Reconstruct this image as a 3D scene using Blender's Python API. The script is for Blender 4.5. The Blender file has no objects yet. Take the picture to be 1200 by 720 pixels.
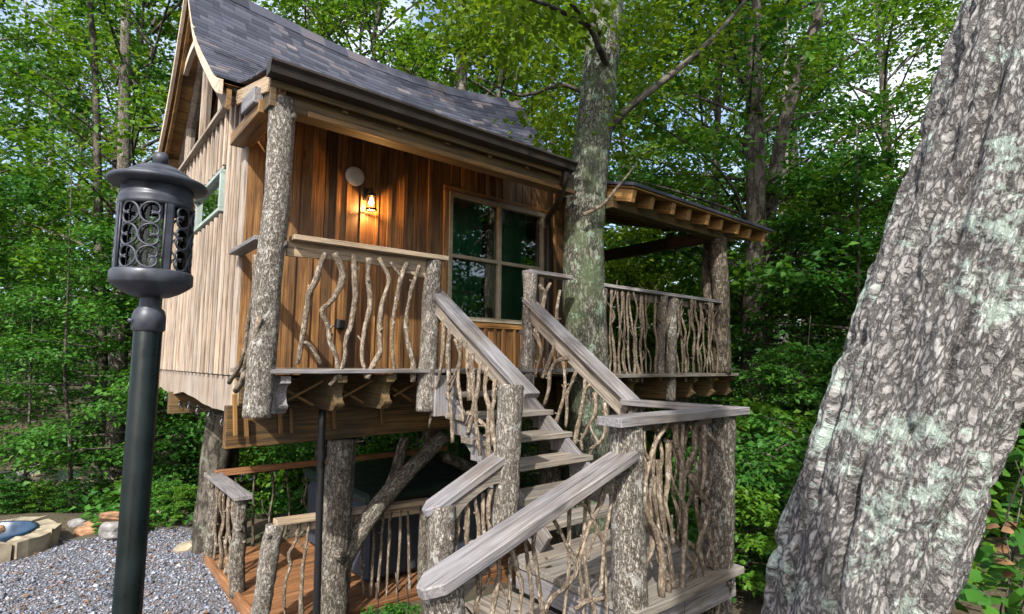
import bpy, bmesh, math, random
import numpy as np
from mathutils import Matrix, Vector
random.seed(7); rng = np.random.default_rng(11)
scene = bpy.context.scene
col = scene.collection

# ---------------------------------------------------------------- camera (solved from the house's vanishing points)
F_PX, CAM_H = 647.0, 1.65
def _v(p):
    d = np.array([p[0]-600, 360-p[1], -F_PX]); return d/np.linalg.norm(d)
AX = _v((1380, 432)); AY = _v((58, 421.5)); AY = AY-AX*(AX@AY); AY /= np.linalg.norm(AY); AZ = np.cross(AX, AY)
RC = np.array([AX, AY, AZ]); O = np.array([0, 0, CAM_H]); FW = RC@np.array([0, 0, -1.])
cam = bpy.data.cameras.new('camera'); cam.sensor_width = 36; cam.lens = 36*F_PX/1200; cam.clip_start = .05; cam.clip_end = 500
camo = bpy.data.objects.new('camera', cam); col.objects.link(camo)
M = Matrix([[*RC[i], O[i]] for i in range(3)]+[[0, 0, 0, 1]]); camo.matrix_world = M
scene.camera = camo

# ---------------------------------------------------------------- sky, sun, exposure
SUN = np.array([-1., -.83, 1.16]); SUN /= np.linalg.norm(SUN)
el = math.asin(SUN[2]); az = math.atan2(SUN[0], SUN[1])
w = bpy.data.worlds.new('World'); scene.world = w; w.use_nodes = True
nt = w.node_tree; bg = nt.nodes['Background']
sky = nt.nodes.new('ShaderNodeTexSky'); sky.sky_type = 'NISHITA'; sky.sun_disc = False
sky.sun_elevation = el; sky.sun_rotation = az; sky.air_density = 1.0; sky.dust_density = 3.0; sky.ozone_density = 1.0
tcw = nt.nodes.new('ShaderNodeTexCoord'); cn = nt.nodes.new('ShaderNodeTexNoise'); cn.inputs['Scale'].default_value = 2.2; cn.inputs['Detail'].default_value = 6.; cn.inputs['Roughness'].default_value = .55
nt.links.new(tcw.outputs['Generated'], cn.inputs['Vector']); cr_ = nt.nodes.new('ShaderNodeValToRGB'); cr_.color_ramp.elements[0].position = .45; cr_.color_ramp.elements[1].position = .66; nt.links.new(cn.outputs[0], cr_.inputs[0])
cm = nt.nodes.new('ShaderNodeMix'); cm.data_type = 'RGBA'; nt.links.new(cr_.outputs[0], cm.inputs[0]); nt.links.new(sky.outputs[0], cm.inputs[6]); cm.inputs[7].default_value = (5.4, 5.7, 6.2, 1)   # broken white cloud
nt.links.new(cm.outputs[2], bg.inputs[0]); bg.inputs[1].default_value = .15
sl = bpy.data.lights.new('sun', 'SUN'); sl.energy = 3.6; sl.angle = math.radians(.6); sl.color = (1, .965, .90)
so = bpy.data.objects.new('sun', sl); col.objects.link(so)
so.rotation_euler = Vector(-SUN).to_track_quat('-Z', 'Y').to_euler()
scene.view_settings.view_transform = 'Standard'; scene.view_settings.look = 'None'
scene.view_settings.exposure = 1.12; scene.view_settings.gamma = 1
scene.render.engine = 'CYCLES'
scene.cycles.use_denoising = True
scene.cycles.max_bounces = 7; scene.cycles.diffuse_bounces = 4; scene.cycles.glossy_bounces = 3; scene.cycles.transmission_bounces = 5
scene.cycles.transparent_max_bounces = 6; scene.cycles.sample_clamp_indirect = 6
scene.cycles.caustics_reflective = False; scene.cycles.caustics_refractive = False

# ---------------------------------------------------------------- helpers: pixels to world
def ray(px, py): return RC@_v((px, py))
def P(px, py, ax, val):
    d = ray(px, py); return O+d*((val-O[ax])/d[ax])
def PD(px, py, dep):
    d = ray(px, py); return O+d*(dep/(d@FW))

# ---------------------------------------------------------------- helpers: noise
def _h(x, y, z, s):
    n = (x.astype(np.int64)*374761393+y.astype(np.int64)*668265263+z.astype(np.int64)*2147483647+s*1274126177) & 0xffffffff
    n = ((n ^ (n >> 13))*1274126177) & 0xffffffff
    n = ((n ^ (n >> 16))*2246822519) & 0xffffffff
    return (n ^ (n >> 15)) / 4294967295.0
def vn(Pn, s=0):
    Pn = np.asarray(Pn, float); i = np.floor(Pn); f = Pn-i; f = f*f*(3-2*f); x, y, z = i[..., 0], i[..., 1], i[..., 2]
    r = 0
    for dx in (0, 1):
        for dy in (0, 1):
            for dz in (0, 1):
                wgt = (f[..., 0] if dx else 1-f[..., 0])*(f[..., 1] if dy else 1-f[..., 1])*(f[..., 2] if dz else 1-f[..., 2])
                r = r+wgt*_h(x+dx, y+dy, z+dz, s)
    return r
def fbm(Pn, o=3, s=0):
    Pn = np.asarray(Pn, float); r = 0; a = .5; t = 0
    for k in range(o):
        r = r+a*vn(Pn*2**k+17.3*k, s+k); t += a; a *= .5
    return r/t
def sst(a, b, x):
    t = np.clip((x-a)/(b-a), 0, 1); return t*t*(3-2*t)

# ---------------------------------------------------------------- helpers: objects
WLD = {}
def setparent(o, p, Mw):
    if p is not None:
        o.parent = p; o.matrix_parent_inverse = WLD[p.name].inverted()
    o.matrix_basis = Mw; WLD[o.name] = Mw.copy()
def tag(o, label=None, cat=None, group=None, kind=None):
    if label: o['label'] = label
    if cat: o['category'] = cat
    if group: o['group'] = group
    if kind: o['kind'] = kind
    return o
def empty(name, loc, label=None, cat=None, group=None, parent=None):
    o = bpy.data.objects.new(name, None); col.objects.link(o); o.empty_display_size = .1
    setparent(o, parent, Matrix.Translation(Vector([float(a) for a in loc])))
    return tag(o, label, cat, group)
def mesh_np(name, V, F, mats, smooth=False, attrs=None, mi=None):
    me = bpy.data.meshes.new(name)
    V = np.ascontiguousarray(V, np.float32)
    if isinstance(F, np.ndarray):
        n, k = F.shape
        me.vertices.add(len(V)); me.vertices.foreach_set('co', V.ravel())
        me.loops.add(n*k); me.loops.foreach_set('vertex_index', F.astype(np.int32).ravel())
        me.polygons.add(n); me.polygons.foreach_set('loop_start', np.arange(0, n*k, k, dtype=np.int32))
        me.update(calc_edges=True)
    else:
        me.from_pydata(V.tolist(), [], F)
    if smooth: me.polygons.foreach_set('use_smooth', np.ones(len(me.polygons), bool))
    if mi is not None: me.polygons.foreach_set('material_index', np.asarray(mi, np.int32))
    for k, a in (attrs or {}).items():
        a = np.asarray(a, np.float32)
        if a.ndim == 2:
            at = me.attributes.new(k, 'FLOAT_VECTOR', 'POINT'); at.data.foreach_set('vector', a.ravel())
        else:
            at = me.attributes.new(k, 'FLOAT', 'POINT'); at.data.foreach_set('value', a)
    for m in (mats if isinstance(mats, (list, tuple)) else [mats]): me.materials.append(m)
    me.update()
    return me
def obj(name, me, parent=None, Mw=None):
    o = bpy.data.objects.new(name, me); col.objects.link(o); setparent(o, parent, Mw or Matrix()); return o
def mk(name, V, F, mat, parent=None, smooth=False, attrs=None, origin=None, mi=None):
    V = np.asarray(V, float); c = V.mean(0) if origin is None else np.asarray(origin, float)
    return obj(name, mesh_np(name, V-c, F, mat, smooth, attrs, mi), parent, Matrix.Translation(Vector(c)))
def frame(p0, p1, up=(0, 0, 1)):
    p0, p1 = Vector(p0), Vector(p1); x = (p1-p0).normalized(); u = Vector(up)
    y = u.cross(x)
    if y.length < 1e-4: y = Vector((0, 1, 0)).cross(x)
    y.normalize(); z = x.cross(y)
    Mx = Matrix((x, y, z)).transposed().to_4x4(); Mx.translation = (p0+p1)/2
    return Mx, (p1-p0).length
_bc = {}
def bevbox(L, W, T, b, mat, name):
    key = (round(L, 3), round(W, 3), round(T, 3), b, mat.name)
    if key in _bc: return _bc[key]
    bm = bmesh.new(); bmesh.ops.create_cube(bm, size=1)
    for v in bm.verts: v.co = Vector((v.co.x*L, v.co.y*W, v.co.z*T))
    if b: bmesh.ops.bevel(bm, geom=bm.edges[:], offset=min(b, T*.3, W*.3), segments=1, affect='EDGES')
    me = bpy.data.meshes.new(name); bm.to_mesh(me); bm.free(); me.materials.append(mat); _bc[key] = me
    return me
def board(name, p0, p1, W, T, mat, parent=None, up=(0, 0, 1), b=.004):
    """a plank: local X runs along its length (grain), W across, T along up"""
    Mx, L = frame(p0, p1, up)
    return obj(name, bevbox(L, W, T, b, mat, name), parent, Mx)
def prism(name, poly, axis, a, b, mat, parent=None, grain=None):
    """extrude a 2D polygon: axis 0 -> poly is (y,z), 1 -> (x,z), 2 -> (x,y)"""
    n = len(poly); V = []
    for q in (a, b):
        for u, v in poly:
            V.append((q, u, v) if axis == 0 else (u, q, v) if axis == 1 else (u, v, q))
    F = [list(range(n))[::-1], list(range(n, 2*n))]+[[i, (i+1) % n, n+(i+1) % n, n+i] for i in range(n)]
    g = Vector(grain) if grain else Vector((0, 1, 0) if axis == 0 else (1, 0, 0)); y_ = Vector((1, 0, 0)) if abs(g.x) < .5 else Vector((0, 1, 0)); R3 = Matrix((g, y_, g.cross(y_))).transposed()
    V = np.asarray(V, float); c = V.mean(0); Vl = (V-c) @ np.array(R3)
    bm = bmesh.new(); vs = [bm.verts.new(v) for v in Vl]
    for f in F: bm.faces.new([vs[i] for i in f])
    bmesh.ops.recalc_face_normals(bm, faces=bm.faces[:]); me = bpy.data.meshes.new(name); bm.to_mesh(me); bm.free(); me.materials.append(mat)
    Mx = R3.to_4x4(); Mx.translation = Vector(c)
    return obj(name, me, parent, Mx)
def spline(pts, n):
    pts = np.asarray(pts, float)
    if len(pts) == 2: t = np.linspace(0, 1, n)[:, None]; return pts[0]*(1-t)+pts[1]*t
    d = np.r_[0, np.cumsum(np.linalg.norm(np.diff(pts[:, :3], axis=0), axis=1)+1e-6)]; s = np.linspace(0, d[-1], n)
    Pm = np.vstack([2*pts[0]-pts[1], pts, 2*pts[-1]-pts[-2]]); out = []
    for q in s:
        i = min(max(np.searchsorted(d, q)-1, 0), len(pts)-2); t = (q-d[i])/(d[i+1]-d[i]); a, b, c, e = Pm[i:i+4]
        out.append(.5*((2*b)+(c-a)*t+(2*a-5*b+4*c-e)*t*t+(3*b-a-3*c+e)*t**3))
    return np.array(out)
def tube(path, rad, sides=8, disp=None, cap=True, rnd=0, seed=0):
    """rings along path -> V, F, bk (bark coordinates: round and along)"""
    path = np.asarray(path, float); n = len(path); rad = np.broadcast_to(np.asarray(rad, float), (n,))
    T = np.gradient(path, axis=0); T /= np.linalg.norm(T, axis=1)[:, None]+1e-9
    u = np.cross(T[0], [0, 0, 1.]);
    if np.linalg.norm(u) < .1: u = np.cross(T[0], [1., 0, 0])
    U = []
    for i in range(n):
        u = u-T[i]*(u@T[i]); u /= np.linalg.norm(u); U.append(u)
    U = np.array(U); W = np.cross(T, U)
    a = np.arange(sides)*2*math.pi/sides; ca, sa = np.cos(a), np.sin(a)
    s = np.r_[0, np.cumsum(np.linalg.norm(np.diff(path, axis=0), axis=1))]
    bk = np.stack([np.outer(rad, ca), np.outer(rad, sa), np.repeat(s[:, None], sides, 1)], -1)+seed*3.7
    R2 = np.repeat(rad[:, None], sides, 1)
    if disp is not None: R2 = R2+disp(bk, R2)
    elif rnd: R2 = R2*(1+rnd*(fbm(bk*np.array([1, 1, .5])*(1.2/max(rad.mean(), .01)), 2, seed)-.5)*2)
    V = path[:, None]+U[:, None]*(R2*ca)[..., None]+W[:, None]*(R2*sa)[..., None]
    V = V.reshape(-1, 3); bk = bk.reshape(-1, 3)
    i = np.arange(n-1)[:, None]*sides; j = np.arange(sides)[None]; k = (j+1) % sides
    F = np.stack([i+j, i+k, i+sides+k, i+sides+j], -1).reshape(-1, 4)
    if cap:
        m = len(V); V = np.vstack([V, path[0], path[-1]]); bk = np.vstack([bk, bk[0]*0+path[0]*0+bk[:sides].mean(0), bk[-sides:].mean(0)])
        jj = np.arange(sides); kk = (jj+1) % sides
        c0 = np.stack([kk, jj, np.full(sides, m), np.full(sides, m)], -1); c1 = np.stack([(n-1)*sides+jj, (n-1)*sides+kk, np.full(sides, m+1), np.full(sides, m+1)], -1)
        Fl = F.tolist()+[r[:3] for r in c0.tolist()]+[r[:3] for r in c1.tolist()]
        return V, Fl, bk
    return V, F, bk
def join(parts):
    V, F, B, n = [], [], [], 0
    for v, f, b in parts:
        V.append(v); F += [[q+n for q in r] for r in (f.tolist() if isinstance(f, np.ndarray) else f)]; B.append(b); n += len(v)
    return np.vstack(V), F, np.vstack(B)
def log(name, pts, r, mat, parent=None, sides=20, n=26, rough=.06, seed=None, taper=1., knots=0):
    seed = random.randint(0, 999) if seed is None else seed
    path = spline(pts, n); t = np.linspace(0, 1, n)
    wob = np.stack([fbm(np.c_[t*3, t*0, t*0]+seed+q*31.7, 2)-.5 for q in range(3)], -1)*r*.5
    rad = r*(1+(taper-1)*t)*(1+.08*(fbm(np.c_[t*5, t*0, t*0]+seed+99.1, 2)-.5)*2)
    def dsp(bk, R2):
        q = bk*np.array([1, 1, .32])*(2.6/r)*.8
        rid = 1-np.abs(2*fbm(q, 3, seed)-1)
        return R2*rough*(rid-.7)*2+R2*.03*(fbm(bk*2.2/r, 2, seed+5)-.5)
    parts = [tube(path+wob, rad, sides, dsp, True, 0, seed)]
    for k in range(knots):
        i = random.randint(3, n-4); a = random.uniform(0, 6.28); d = np.array([math.cos(a), math.sin(a), .3])
        c = path[i]+wob[i]; L = r*random.uniform(1.15, 1.6)
        parts.append(tube(spline([c, c+d*L*.7, c+d*L], 5), np.array([.42, .4, .34, .3, .22])*r, 8, None, True, .15, seed+k))
    V, F, B = join(parts) if len(parts) > 1 else parts[0]
    return mk(name, V, F, mat, parent, True, {'bk': B})
def stick(pts, r, mat, parent, name='baluster', forks=(), sides=7, ax=1, fork=.62):
    """a crooked peeled branch; pts and forks are world polylines"""
    seed = random.randint(0, 9999); pts = np.asarray(pts, float)
    n = max(8, 3*len(pts)); p = spline(pts, n); t = np.linspace(0, 1, n)
    rad = r*(.78+.42*np.abs(2*t-1) if False else (1.15-.42*t if random.random() < .6 else .78+.4*t))*(1+.28*(fbm(np.c_[t*9, t*0, t*0]+seed, 2)-.5)*2)
    parts = [tube(p+(np.stack([fbm(np.c_[t*7, t*0, t*0]+seed+k*9, 2) for k in range(3)], -1)-.5)*r*.9, rad, sides, None, True, .14, seed)]
    for k in range(random.choice([1, 2, 2, 3])):
        i = random.randint(2, n-3); a = rng.normal(size=3); a /= np.linalg.norm(a); a[2] = abs(a[2])
        parts.append(tube(spline([p[i], p[i]+a*r*1.5, p[i]+a*r*random.uniform(1.7, 3.2)], 4), r*np.array([.6, .5, .4, .3]), 5, None, True, .1, seed+k))
    if random.random() < fork and len(pts) > 3 and r > .01:
        i = random.randint(n//4, n-n//3); sg = random.choice([-1, 1]); e_ = np.array([0, 1., 0]) if ax == 0 else np.array([1., 0, 0]); L_ = random.uniform(.10, .26)
        j_ = min(n-1, i+max(2, n//5)); c1 = p[i]+e_*sg*L_*.35+[0, 0, L_*.5*(1 if random.random() < .75 else -1)]
        q = spline([p[i], c1, c1+e_*sg*L_*random.uniform(-.25, .3)+(c1-p[i])*random.uniform(.5, 1.0)*np.array([.4, .4, 1])], 8)
        parts.append(tube(q, r*np.linspace(.72, .38, 8), 6, None, True, .16, seed+8))
    for f in forks:
        q = spline(f, 8); parts.append(tube(q, r*np.linspace(.8, .6, 8), 6, None, True, .14, seed+3))
    V, F, B = join(parts)
    return mk(name, V, F, mat, parent, True, {'bk': B})
def lathe(prof, n=32, c=(0, 0, 0)):
    prof = np.asarray(prof, float); a = np.arange(n)*2*math.pi/n
    V = np.stack([np.outer(prof[:, 0], np.cos(a))+c[0], np.outer(prof[:, 0], np.sin(a))+c[1], np.repeat(prof[:, 1:2], n, 1)+c[2]], -1).reshape(-1, 3)
    m = len(prof); i = np.arange(m-1)[:, None]*n; j = np.arange(n)[None]; k = (j+1) % n
    return V, np.stack([i+j, i+k, i+n+k, i+n+j], -1).reshape(-1, 4)

# ---------------------------------------------------------------- materials
def newmat(name):
    m = bpy.data.materials.new(name); m.use_nodes = True; t = m.node_tree
    return m, t, t.nodes, t.links, t.nodes['Principled BSDF']
def N(t, typ, **kw):
    n = t.nodes.new(typ)
    for k, v in kw.items():
        if k.startswith('i_'):
            s = k[2:]; n.inputs[int(s) if s.isdigit() else s].default_value = v
        else: setattr(n, k, v)
    return n
def ramp(t, fac, stops):
    r = t.nodes.new('ShaderNodeValToRGB'); e = r.color_ramp.elements
    while len(e) < len(stops): e.new(.5)
    for q, (p, c) in zip(e, stops): q.position = p; q.color = (*c, 1) if len(c) == 3 else c
    t.links.new(fac, r.inputs[0]); return r
def mix(t, fac, a, b, mode='MIX'):
    m = t.nodes.new('ShaderNodeMix'); m.data_type = 'RGBA'; m.blend_type = mode
    for v, s in ((fac, 0), (a, 6), (b, 7)):
        if hasattr(v, 'is_linked') or hasattr(v, 'links'): t.links.new(v, m.inputs[s])
        else: m.inputs[s].default_value = v if s == 0 else (*v, 1)
    return m.outputs[2]
def mathn(t, op, a, b=0.):
    m = t.nodes.new('ShaderNodeMath'); m.operation = op
    for v, s in ((a, 0), (b, 1)):
        if hasattr(v, 'links'): t.links.new(v, m.inputs[s])
        else: m.inputs[s].default_value = v
    return m.outputs[0]
def bump(t, b, h, strength=.5, dist=.01):
    n = t.nodes.new('ShaderNodeBump'); n.inputs['Strength'].default_value = strength; n.inputs['Distance'].default_value = dist
    t.links.new(h, n.inputs['Height']); t.links.new(n.outputs[0], b.inputs['Normal']); return n
def wood(name, cols, rough=.75, var=.35, grey=None, greyamt=.5, scale=1., bmp=.4):
    m, t, ns, L, b = newmat(name); b.inputs['Roughness'].default_value = rough
    tc = N(t, 'ShaderNodeTexCoord'); oi = N(t, 'ShaderNodeObjectInfo')
    add = N(t, 'ShaderNodeVectorMath', operation='ADD'); L.new(tc.outputs['Object'], add.inputs[0])
    off = N(t, 'ShaderNodeVectorMath', operation='SCALE'); off.inputs[0].default_value = (37, 51, 23); L.new(oi.outputs['Random'], off.inputs['Scale']); L.new(off.outputs[0], add.inputs[1])
    mp = N(t, 'ShaderNodeMapping'); L.new(add.outputs[0], mp.inputs[0]); mp.inputs['Scale'].default_value = (1.5*scale, 44*scale, 44*scale)
    g = N(t, 'ShaderNodeTexNoise', i_Scale=1.5, i_Detail=7., i_Roughness=.65, i_Distortion=.6); L.new(mp.outputs[0], g.inputs['Vector'])
    mp2 = N(t, 'ShaderNodeMapping'); L.new(add.outputs[0], mp2.inputs[0]); mp2.inputs['Scale'].default_value = (1.2*scale, 5*scale, 5*scale)
    g2 = N(t, 'ShaderNodeTexNoise', i_Scale=1.6, i_Detail=4.); L.new(mp2.outputs[0], g2.inputs['Vector'])
    f = mathn(t, 'ADD', mathn(t, 'MULTIPLY', g.outputs[0], .65), mathn(t, 'MULTIPLY', g2.outputs[0], .35))
    n = len(cols); c = ramp(t, f, [(.36+.27*i/(n-1), cols[i]) for i in range(n)]).outputs[0]
    v = ramp(t, oi.outputs['Random'], [(0, (1-var,)*3), (1, (1+var*.6,)*3)]).outputs[0]
    c = mix(t, 1., c, v, 'MULTIPLY')
    # dark knots
    mk_ = N(t, 'ShaderNodeMapping'); L.new(add.outputs[0], mk_.inputs[0]); mk_.inputs['Scale'].default_value = (2.2, 7, 7)
    vo = N(t, 'ShaderNodeTexVoronoi', i_Scale=1.); L.new(mk_.outputs[0], vo.inputs['Vector'])
    kn = ramp(t, vo.outputs['Distance'], [(.06, (1, 1, 1)), (.14, (0, 0, 0))]).outputs[0]
    c = mix(t, mathn(t, 'MULTIPLY', kn, .55), c, tuple(q*.35 for q in cols[0]))
    if grey:
        w_ = N(t, 'ShaderNodeTexNoise', i_Scale=2.3, i_Detail=5.); L.new(add.outputs[0], w_.inputs['Vector'])
        wf = ramp(t, w_.outputs[0], [(.5-.3*greyamt, (0, 0, 0)), (.85-.3*greyamt, (.75, .75, .75))]).outputs[0]
        c = mix(t, wf, c, grey)
        c = mix(t, ramp(t, g.outputs[0], [(.34, (.75, .75, .75)), (.52, (0, 0, 0))]).outputs[0], c, tuple(q*.28 for q in grey))
    L.new(c, b.inputs['Base Color']); bump(t, b, f, bmp, .006)
    return m
def bark(name, dark, light, lichen=None, lamt=.5, sc=1., plate=1., bmp=.8, green=None, crk=.72, lsc=4.5, warp=.2):
    m, t, ns, L, b = newmat(name); b.inputs['Roughness'].default_value = .9; b.inputs['Specular IOR Level'].default_value = .2
    at = N(t, 'ShaderNodeAttribute', attribute_name='bk')
    mp = N(t, 'ShaderNodeMapping'); L.new(at.outputs['Vector'], mp.inputs[0]); mp.inputs['Scale'].default_value = (sc, sc, sc*.36)
    n0 = N(t, 'ShaderNodeTexNoise', i_Scale=14., i_Detail=6., i_Roughness=.7); L.new(mp.outputs[0], n0.inputs['Vector'])
    n1 = N(t, 'ShaderNodeTexNoise', i_Scale=42., i_Detail=5., i_Roughness=.7); L.new(at.outputs['Vector'], n1.inputs['Vector'])
    wp = mix(t, warp, mp.outputs[0], n0.outputs['Color'])
    vo = N(t, 'ShaderNodeTexVoronoi', feature='DISTANCE_TO_EDGE', i_Scale=16.*plate); L.new(wp, vo.inputs['Vector'])
    cr = ramp(t, vo.outputs['Distance'], [(0, (0, 0, 0)), (.22, (1, 1, 1))]).outputs[0]
    f = mathn(t, 'MULTIPLY', mathn(t, 'ADD', mathn(t, 'MULTIPLY', n0.outputs[0], .55), mathn(t, 'MULTIPLY', n1.outputs[0], .5)), mathn(t, 'ADD', mathn(t, 'MULTIPLY', cr, crk), 1.08-crk))
    mid = tuple((a+c)/2 for a, c in zip(dark, light))
    c = ramp(t, f, [(.25, dark), (.5, mid), (.72, light)]).outputs[0]
    if green:
        n3 = N(t, 'ShaderNodeTexNoise', i_Scale=3.2, i_Detail=3.); L.new(at.outputs['Vector'], n3.inputs['Vector'])
        c = mix(t, mathn(t, 'MULTIPLY', ramp(t, n3.outputs[0], [(.42, (0, 0, 0)), (.62, (1, 1, 1))]).outputs[0], .65), c, green)
    if lichen:
        n2 = N(t, 'ShaderNodeTexNoise', i_Scale=lsc*sc, i_Detail=7., i_Roughness=.72); L.new(at.outputs['Vector'], n2.inputs['Vector'])
        lf = ramp(t, mathn(t, 'ADD', n2.outputs[0], mathn(t, 'MULTIPLY', mathn(t, 'SUBTRACT', n1.outputs[0], .5), .35)), [(.66-.22*lamt, (0, 0, 0)), (.72-.2*lamt, (1, 1, 1))]).outputs[0]
        c = mix(t, mathn(t, 'MULTIPLY', lf, .8), c, lichen)
    L.new(c, b.inputs['Base Color']); bump(t, b, f, min(1, bmp), .012 if bmp <= 1 else .02)
    return m
def leafmat(name, c0, c1, c2, trans=.4, hue=0):
    m, t, ns, L, b = newmat(name)
    g = N(t, 'ShaderNodeNewGeometry'); oi = N(t, 'ShaderNodeObjectInfo')
    tc = N(t, 'ShaderNodeTexCoord'); no = N(t, 'ShaderNodeTexNoise', i_Scale=.7, i_Detail=2.); L.new(tc.outputs['Object'], no.inputs['Vector'])
    f = mathn(t, 'ADD', mathn(t, 'MULTIPLY', g.outputs['Random Per Island'], .5), mathn(t, 'MULTIPLY', no.outputs[0], .5))
    c = ramp(t, f, [(.15, c0), (.5, c1), (.88, c2)]).outputs[0]
    v = ramp(t, oi.outputs['Random'], [(0, (.75, .8, .8)), (1, (1.2, 1.1, 1.0))]).outputs[0]
    c = mix(t, 1., c, v, 'MULTIPLY')
    L.new(c, b.inputs['Base Color']); b.inputs['Roughness'].default_value = .5; b.inputs['Specular IOR Level'].default_value = .22
    tr = N(t, 'ShaderNodeBsdfTranslucent'); L.new(mix(t, 1., c, (1.5, 1.35, .6), 'MULTIPLY'), tr.inputs[0])
    ms = N(t, 'ShaderNodeMixShader', i_0=trans); L.new(b.outputs[0], ms.inputs[1]); L.new(tr.outputs[0], ms.inputs[2])
    L.new(ms.outputs[0], ns['Material Output'].inputs[0])
    return m
def plain(name, c, rough=.5, metal=0., spec=.5, noise=0., nscale=20., bmp=0.):
    m, t, ns, L, b = newmat(name); b.inputs['Roughness'].default_value = rough; b.inputs['Metallic'].default_value = metal; b.inputs['Specular IOR Level'].default_value = spec
    b.inputs['Base Color'].default_value = (*c, 1)
    if noise:
        tc = N(t, 'ShaderNodeTexCoord'); no = N(t, 'ShaderNodeTexNoise', i_Scale=nscale, i_Detail=6.); L.new(tc.outputs['Object'], no.inputs['Vector'])
        L.new(ramp(t, no.outputs[0], [(.3, tuple(q*(1-noise) for q in c)), (.7, tuple(min(1, q*(1+noise)) for q in c))]).outputs[0], b.inputs['Base Color'])
        rr = ramp(t, no.outputs[0], [(.3, (max(.05, rough-.12),)*3), (.7, (min(1, rough+.15),)*3)]); L.new(rr.outputs[0], b.inputs['Roughness'])
        if bmp: bump(t, b, no.outputs[0], bmp, .005)
    return m

M_GABLE = wood('weathered_siding', [(.13, .085, .058), (.34, .25, .18), (.48, .38, .285)], .8, .32, (.38, .335, .29), .5)
M_FRONT = wood('stained_siding', [(.036, .0145, .004), (.145, .066, .018), (.29, .155, .052)], .55, .66)
M_AMBER = wood('amber_timber', [(.045, .02, .005), (.15, .077, .021), (.26, .14, .043)], .55, .3, None, .5, .8)
M_RAFT = wood('warm_rafter', [(.11, .048, .012), (.28, .145, .042), (.40, .23, .08)], .6, .3)
M_GIRD = wood('stained_girder', [(.03, .014, .004), (.12, .06, .016), (.22, .12, .035)], .6, .3, (.045, .034, .014), .5, .8)
M_BEAM = wood('old_beam', [(.032, .018, .005), (.10, .058, .018), (.18, .108, .036)], .7, .3, (.075, .062, .03), .35)
M_GREY = wood('silvered_board', [(.045, .036, .030), (.17, .145, .13), (.30, .275, .26)], .6, .25, (.23, .23, .255), .42, 1.3, .7)
M_TREAD = wood('tread_board', [(.05, .040, .030), (.165, .135, .105), (.27, .23, .185)], .8, .3, (.20, .19, .175), .4, 1.2, .6)
M_BLOND = wood('sawn_blond_board', [(.20, .13, .075), (.38, .27, .165), (.44, .33, .215)], .75, .25, (.27, .235, .19), .35, 1.2, .6)
M_PATIO = wood('red_deck_board', [(.07, .03, .013), (.19, .085, .034), (.30, .145, .062)], .6, .3)
M_STICK = bark('peeled_branch', (.085, .062, .043), (.36, .295, .225), (.42, .39, .34), .36, 2.2, 1.3, .7)
M_TWIG = bark('brown_branch', (.06, .045, .032), (.27, .215, .16), (.30, .28, .24), .3, 2.2, 1.3, .7)
M_POST = bark('pale_log_bark', (.055, .042, .032), (.47, .43, .375), (.48, .47, .44), .42, 2.4, 1.6, 1., None, .62)
M_DLOG = bark('dark_log_bark', (.035, .028, .02), (.20, .165, .125), (.24, .25, .20), .3, 1.4, 1., 1.)
M_LOG = bark('grey_log_bark', (.035, .028, .021), (.34, .30, .25), (.34, .35, .31), .35, 2.1, 1.4, 1., None, .62)
M_TREE = bark('forest_bark', (.030, .026, .020), (.15, .13, .105), (.17, .19, .14), .35, .7, .6, 1.)
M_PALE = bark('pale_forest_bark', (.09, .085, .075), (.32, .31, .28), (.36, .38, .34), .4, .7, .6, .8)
M_MOSS = bark('mossy_bark', (.028, .027, .020), (.25, .24, .20), (.22, .30, .23), .46, 1.6, 1.1, 1., (.085, .115, .055))
M_BIG = bark('lichen_bark', (.028, .025, .024), (.37, .35, .335), (.40, .48, .42), .55, 1.75, 2.2, 1.3, None, .50, 2.1, .10)
M_ROOF = None
M_METAL = plain('brown_gutter', (.020, .014, .010), .5, 0., .35, .3, 6)
M_LAMP = plain('bronze_powder_coat', (.048, .051, .064), .45, .3, .4, .4, 22, .12)
M_POLE = plain('green_black_paint', (.004, .0075, .007), .32, 0., .22, .4, 14, .05)
M_DPIPE = plain('black_pipe', (.01, .01, .011), .35)
M_DARK = plain('dark_interior', (.02, .02, .02), .9)
M_FRAME = plain('tan_window_frame', (.23, .20, .145), .5, 0, .4, .2, 12)
M_ALU = plain('pale_window_frame', (.30, .36, .33), .45, 0, .4, .15, 12)
M_CURT = plain('green_curtain', (.13, .31, .21), .9)  # cloth green lightened, standing in for foliage reflected in the panes
M_DISC = plain('white_plastic', (.55, .55, .52), .55, 0, .4, .1, 30)
M_TUB = plain('hot_tub_cabinet', (.035, .043, .06), .6, 0, .4, .2, 9)
M_COVER = plain('vinyl_cover', (.010, .022, .017), .55, 0, .4, .3, 5)
M_STONE = plain('tan_stone', (.27, .23, .165), .85, 0, .3, .5, 5, .8)
M_ROCK = plain('rust_stone', (.30, .17, .095), .85, 0, .3, .6, 5, .8)
M_GROCK = plain('grey_stone', (.22, .21, .205), .85, 0, .3, .45, 7, .8)
M_BLUE = plain('blue_basin', (.014, .035, .07), .3, 0, .5, .3, 9)
def glassmat(name, tint, ior=1.5, rough=.01):
    m, t, ns, L, b = newmat(name)
    fr = N(t, 'ShaderNodeFresnel', i_IOR=ior); tp = N(t, 'ShaderNodeBsdfTransparent'); tp.inputs[0].default_value = (*tint, 1)
    gl = N(t, 'ShaderNodeBsdfGlossy', i_Roughness=rough); ms = N(t, 'ShaderNodeMixShader')
    L.new(fr.outputs[0], ms.inputs[0]); L.new(tp.outputs[0], ms.inputs[1]); L.new(gl.outputs[0], ms.inputs[2]); L.new(ms.outputs[0], ns['Material Output'].inputs[0])
    return m
M_GLASS = glassmat('window_glass', (.55, .78, .66), 2.6)
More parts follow.
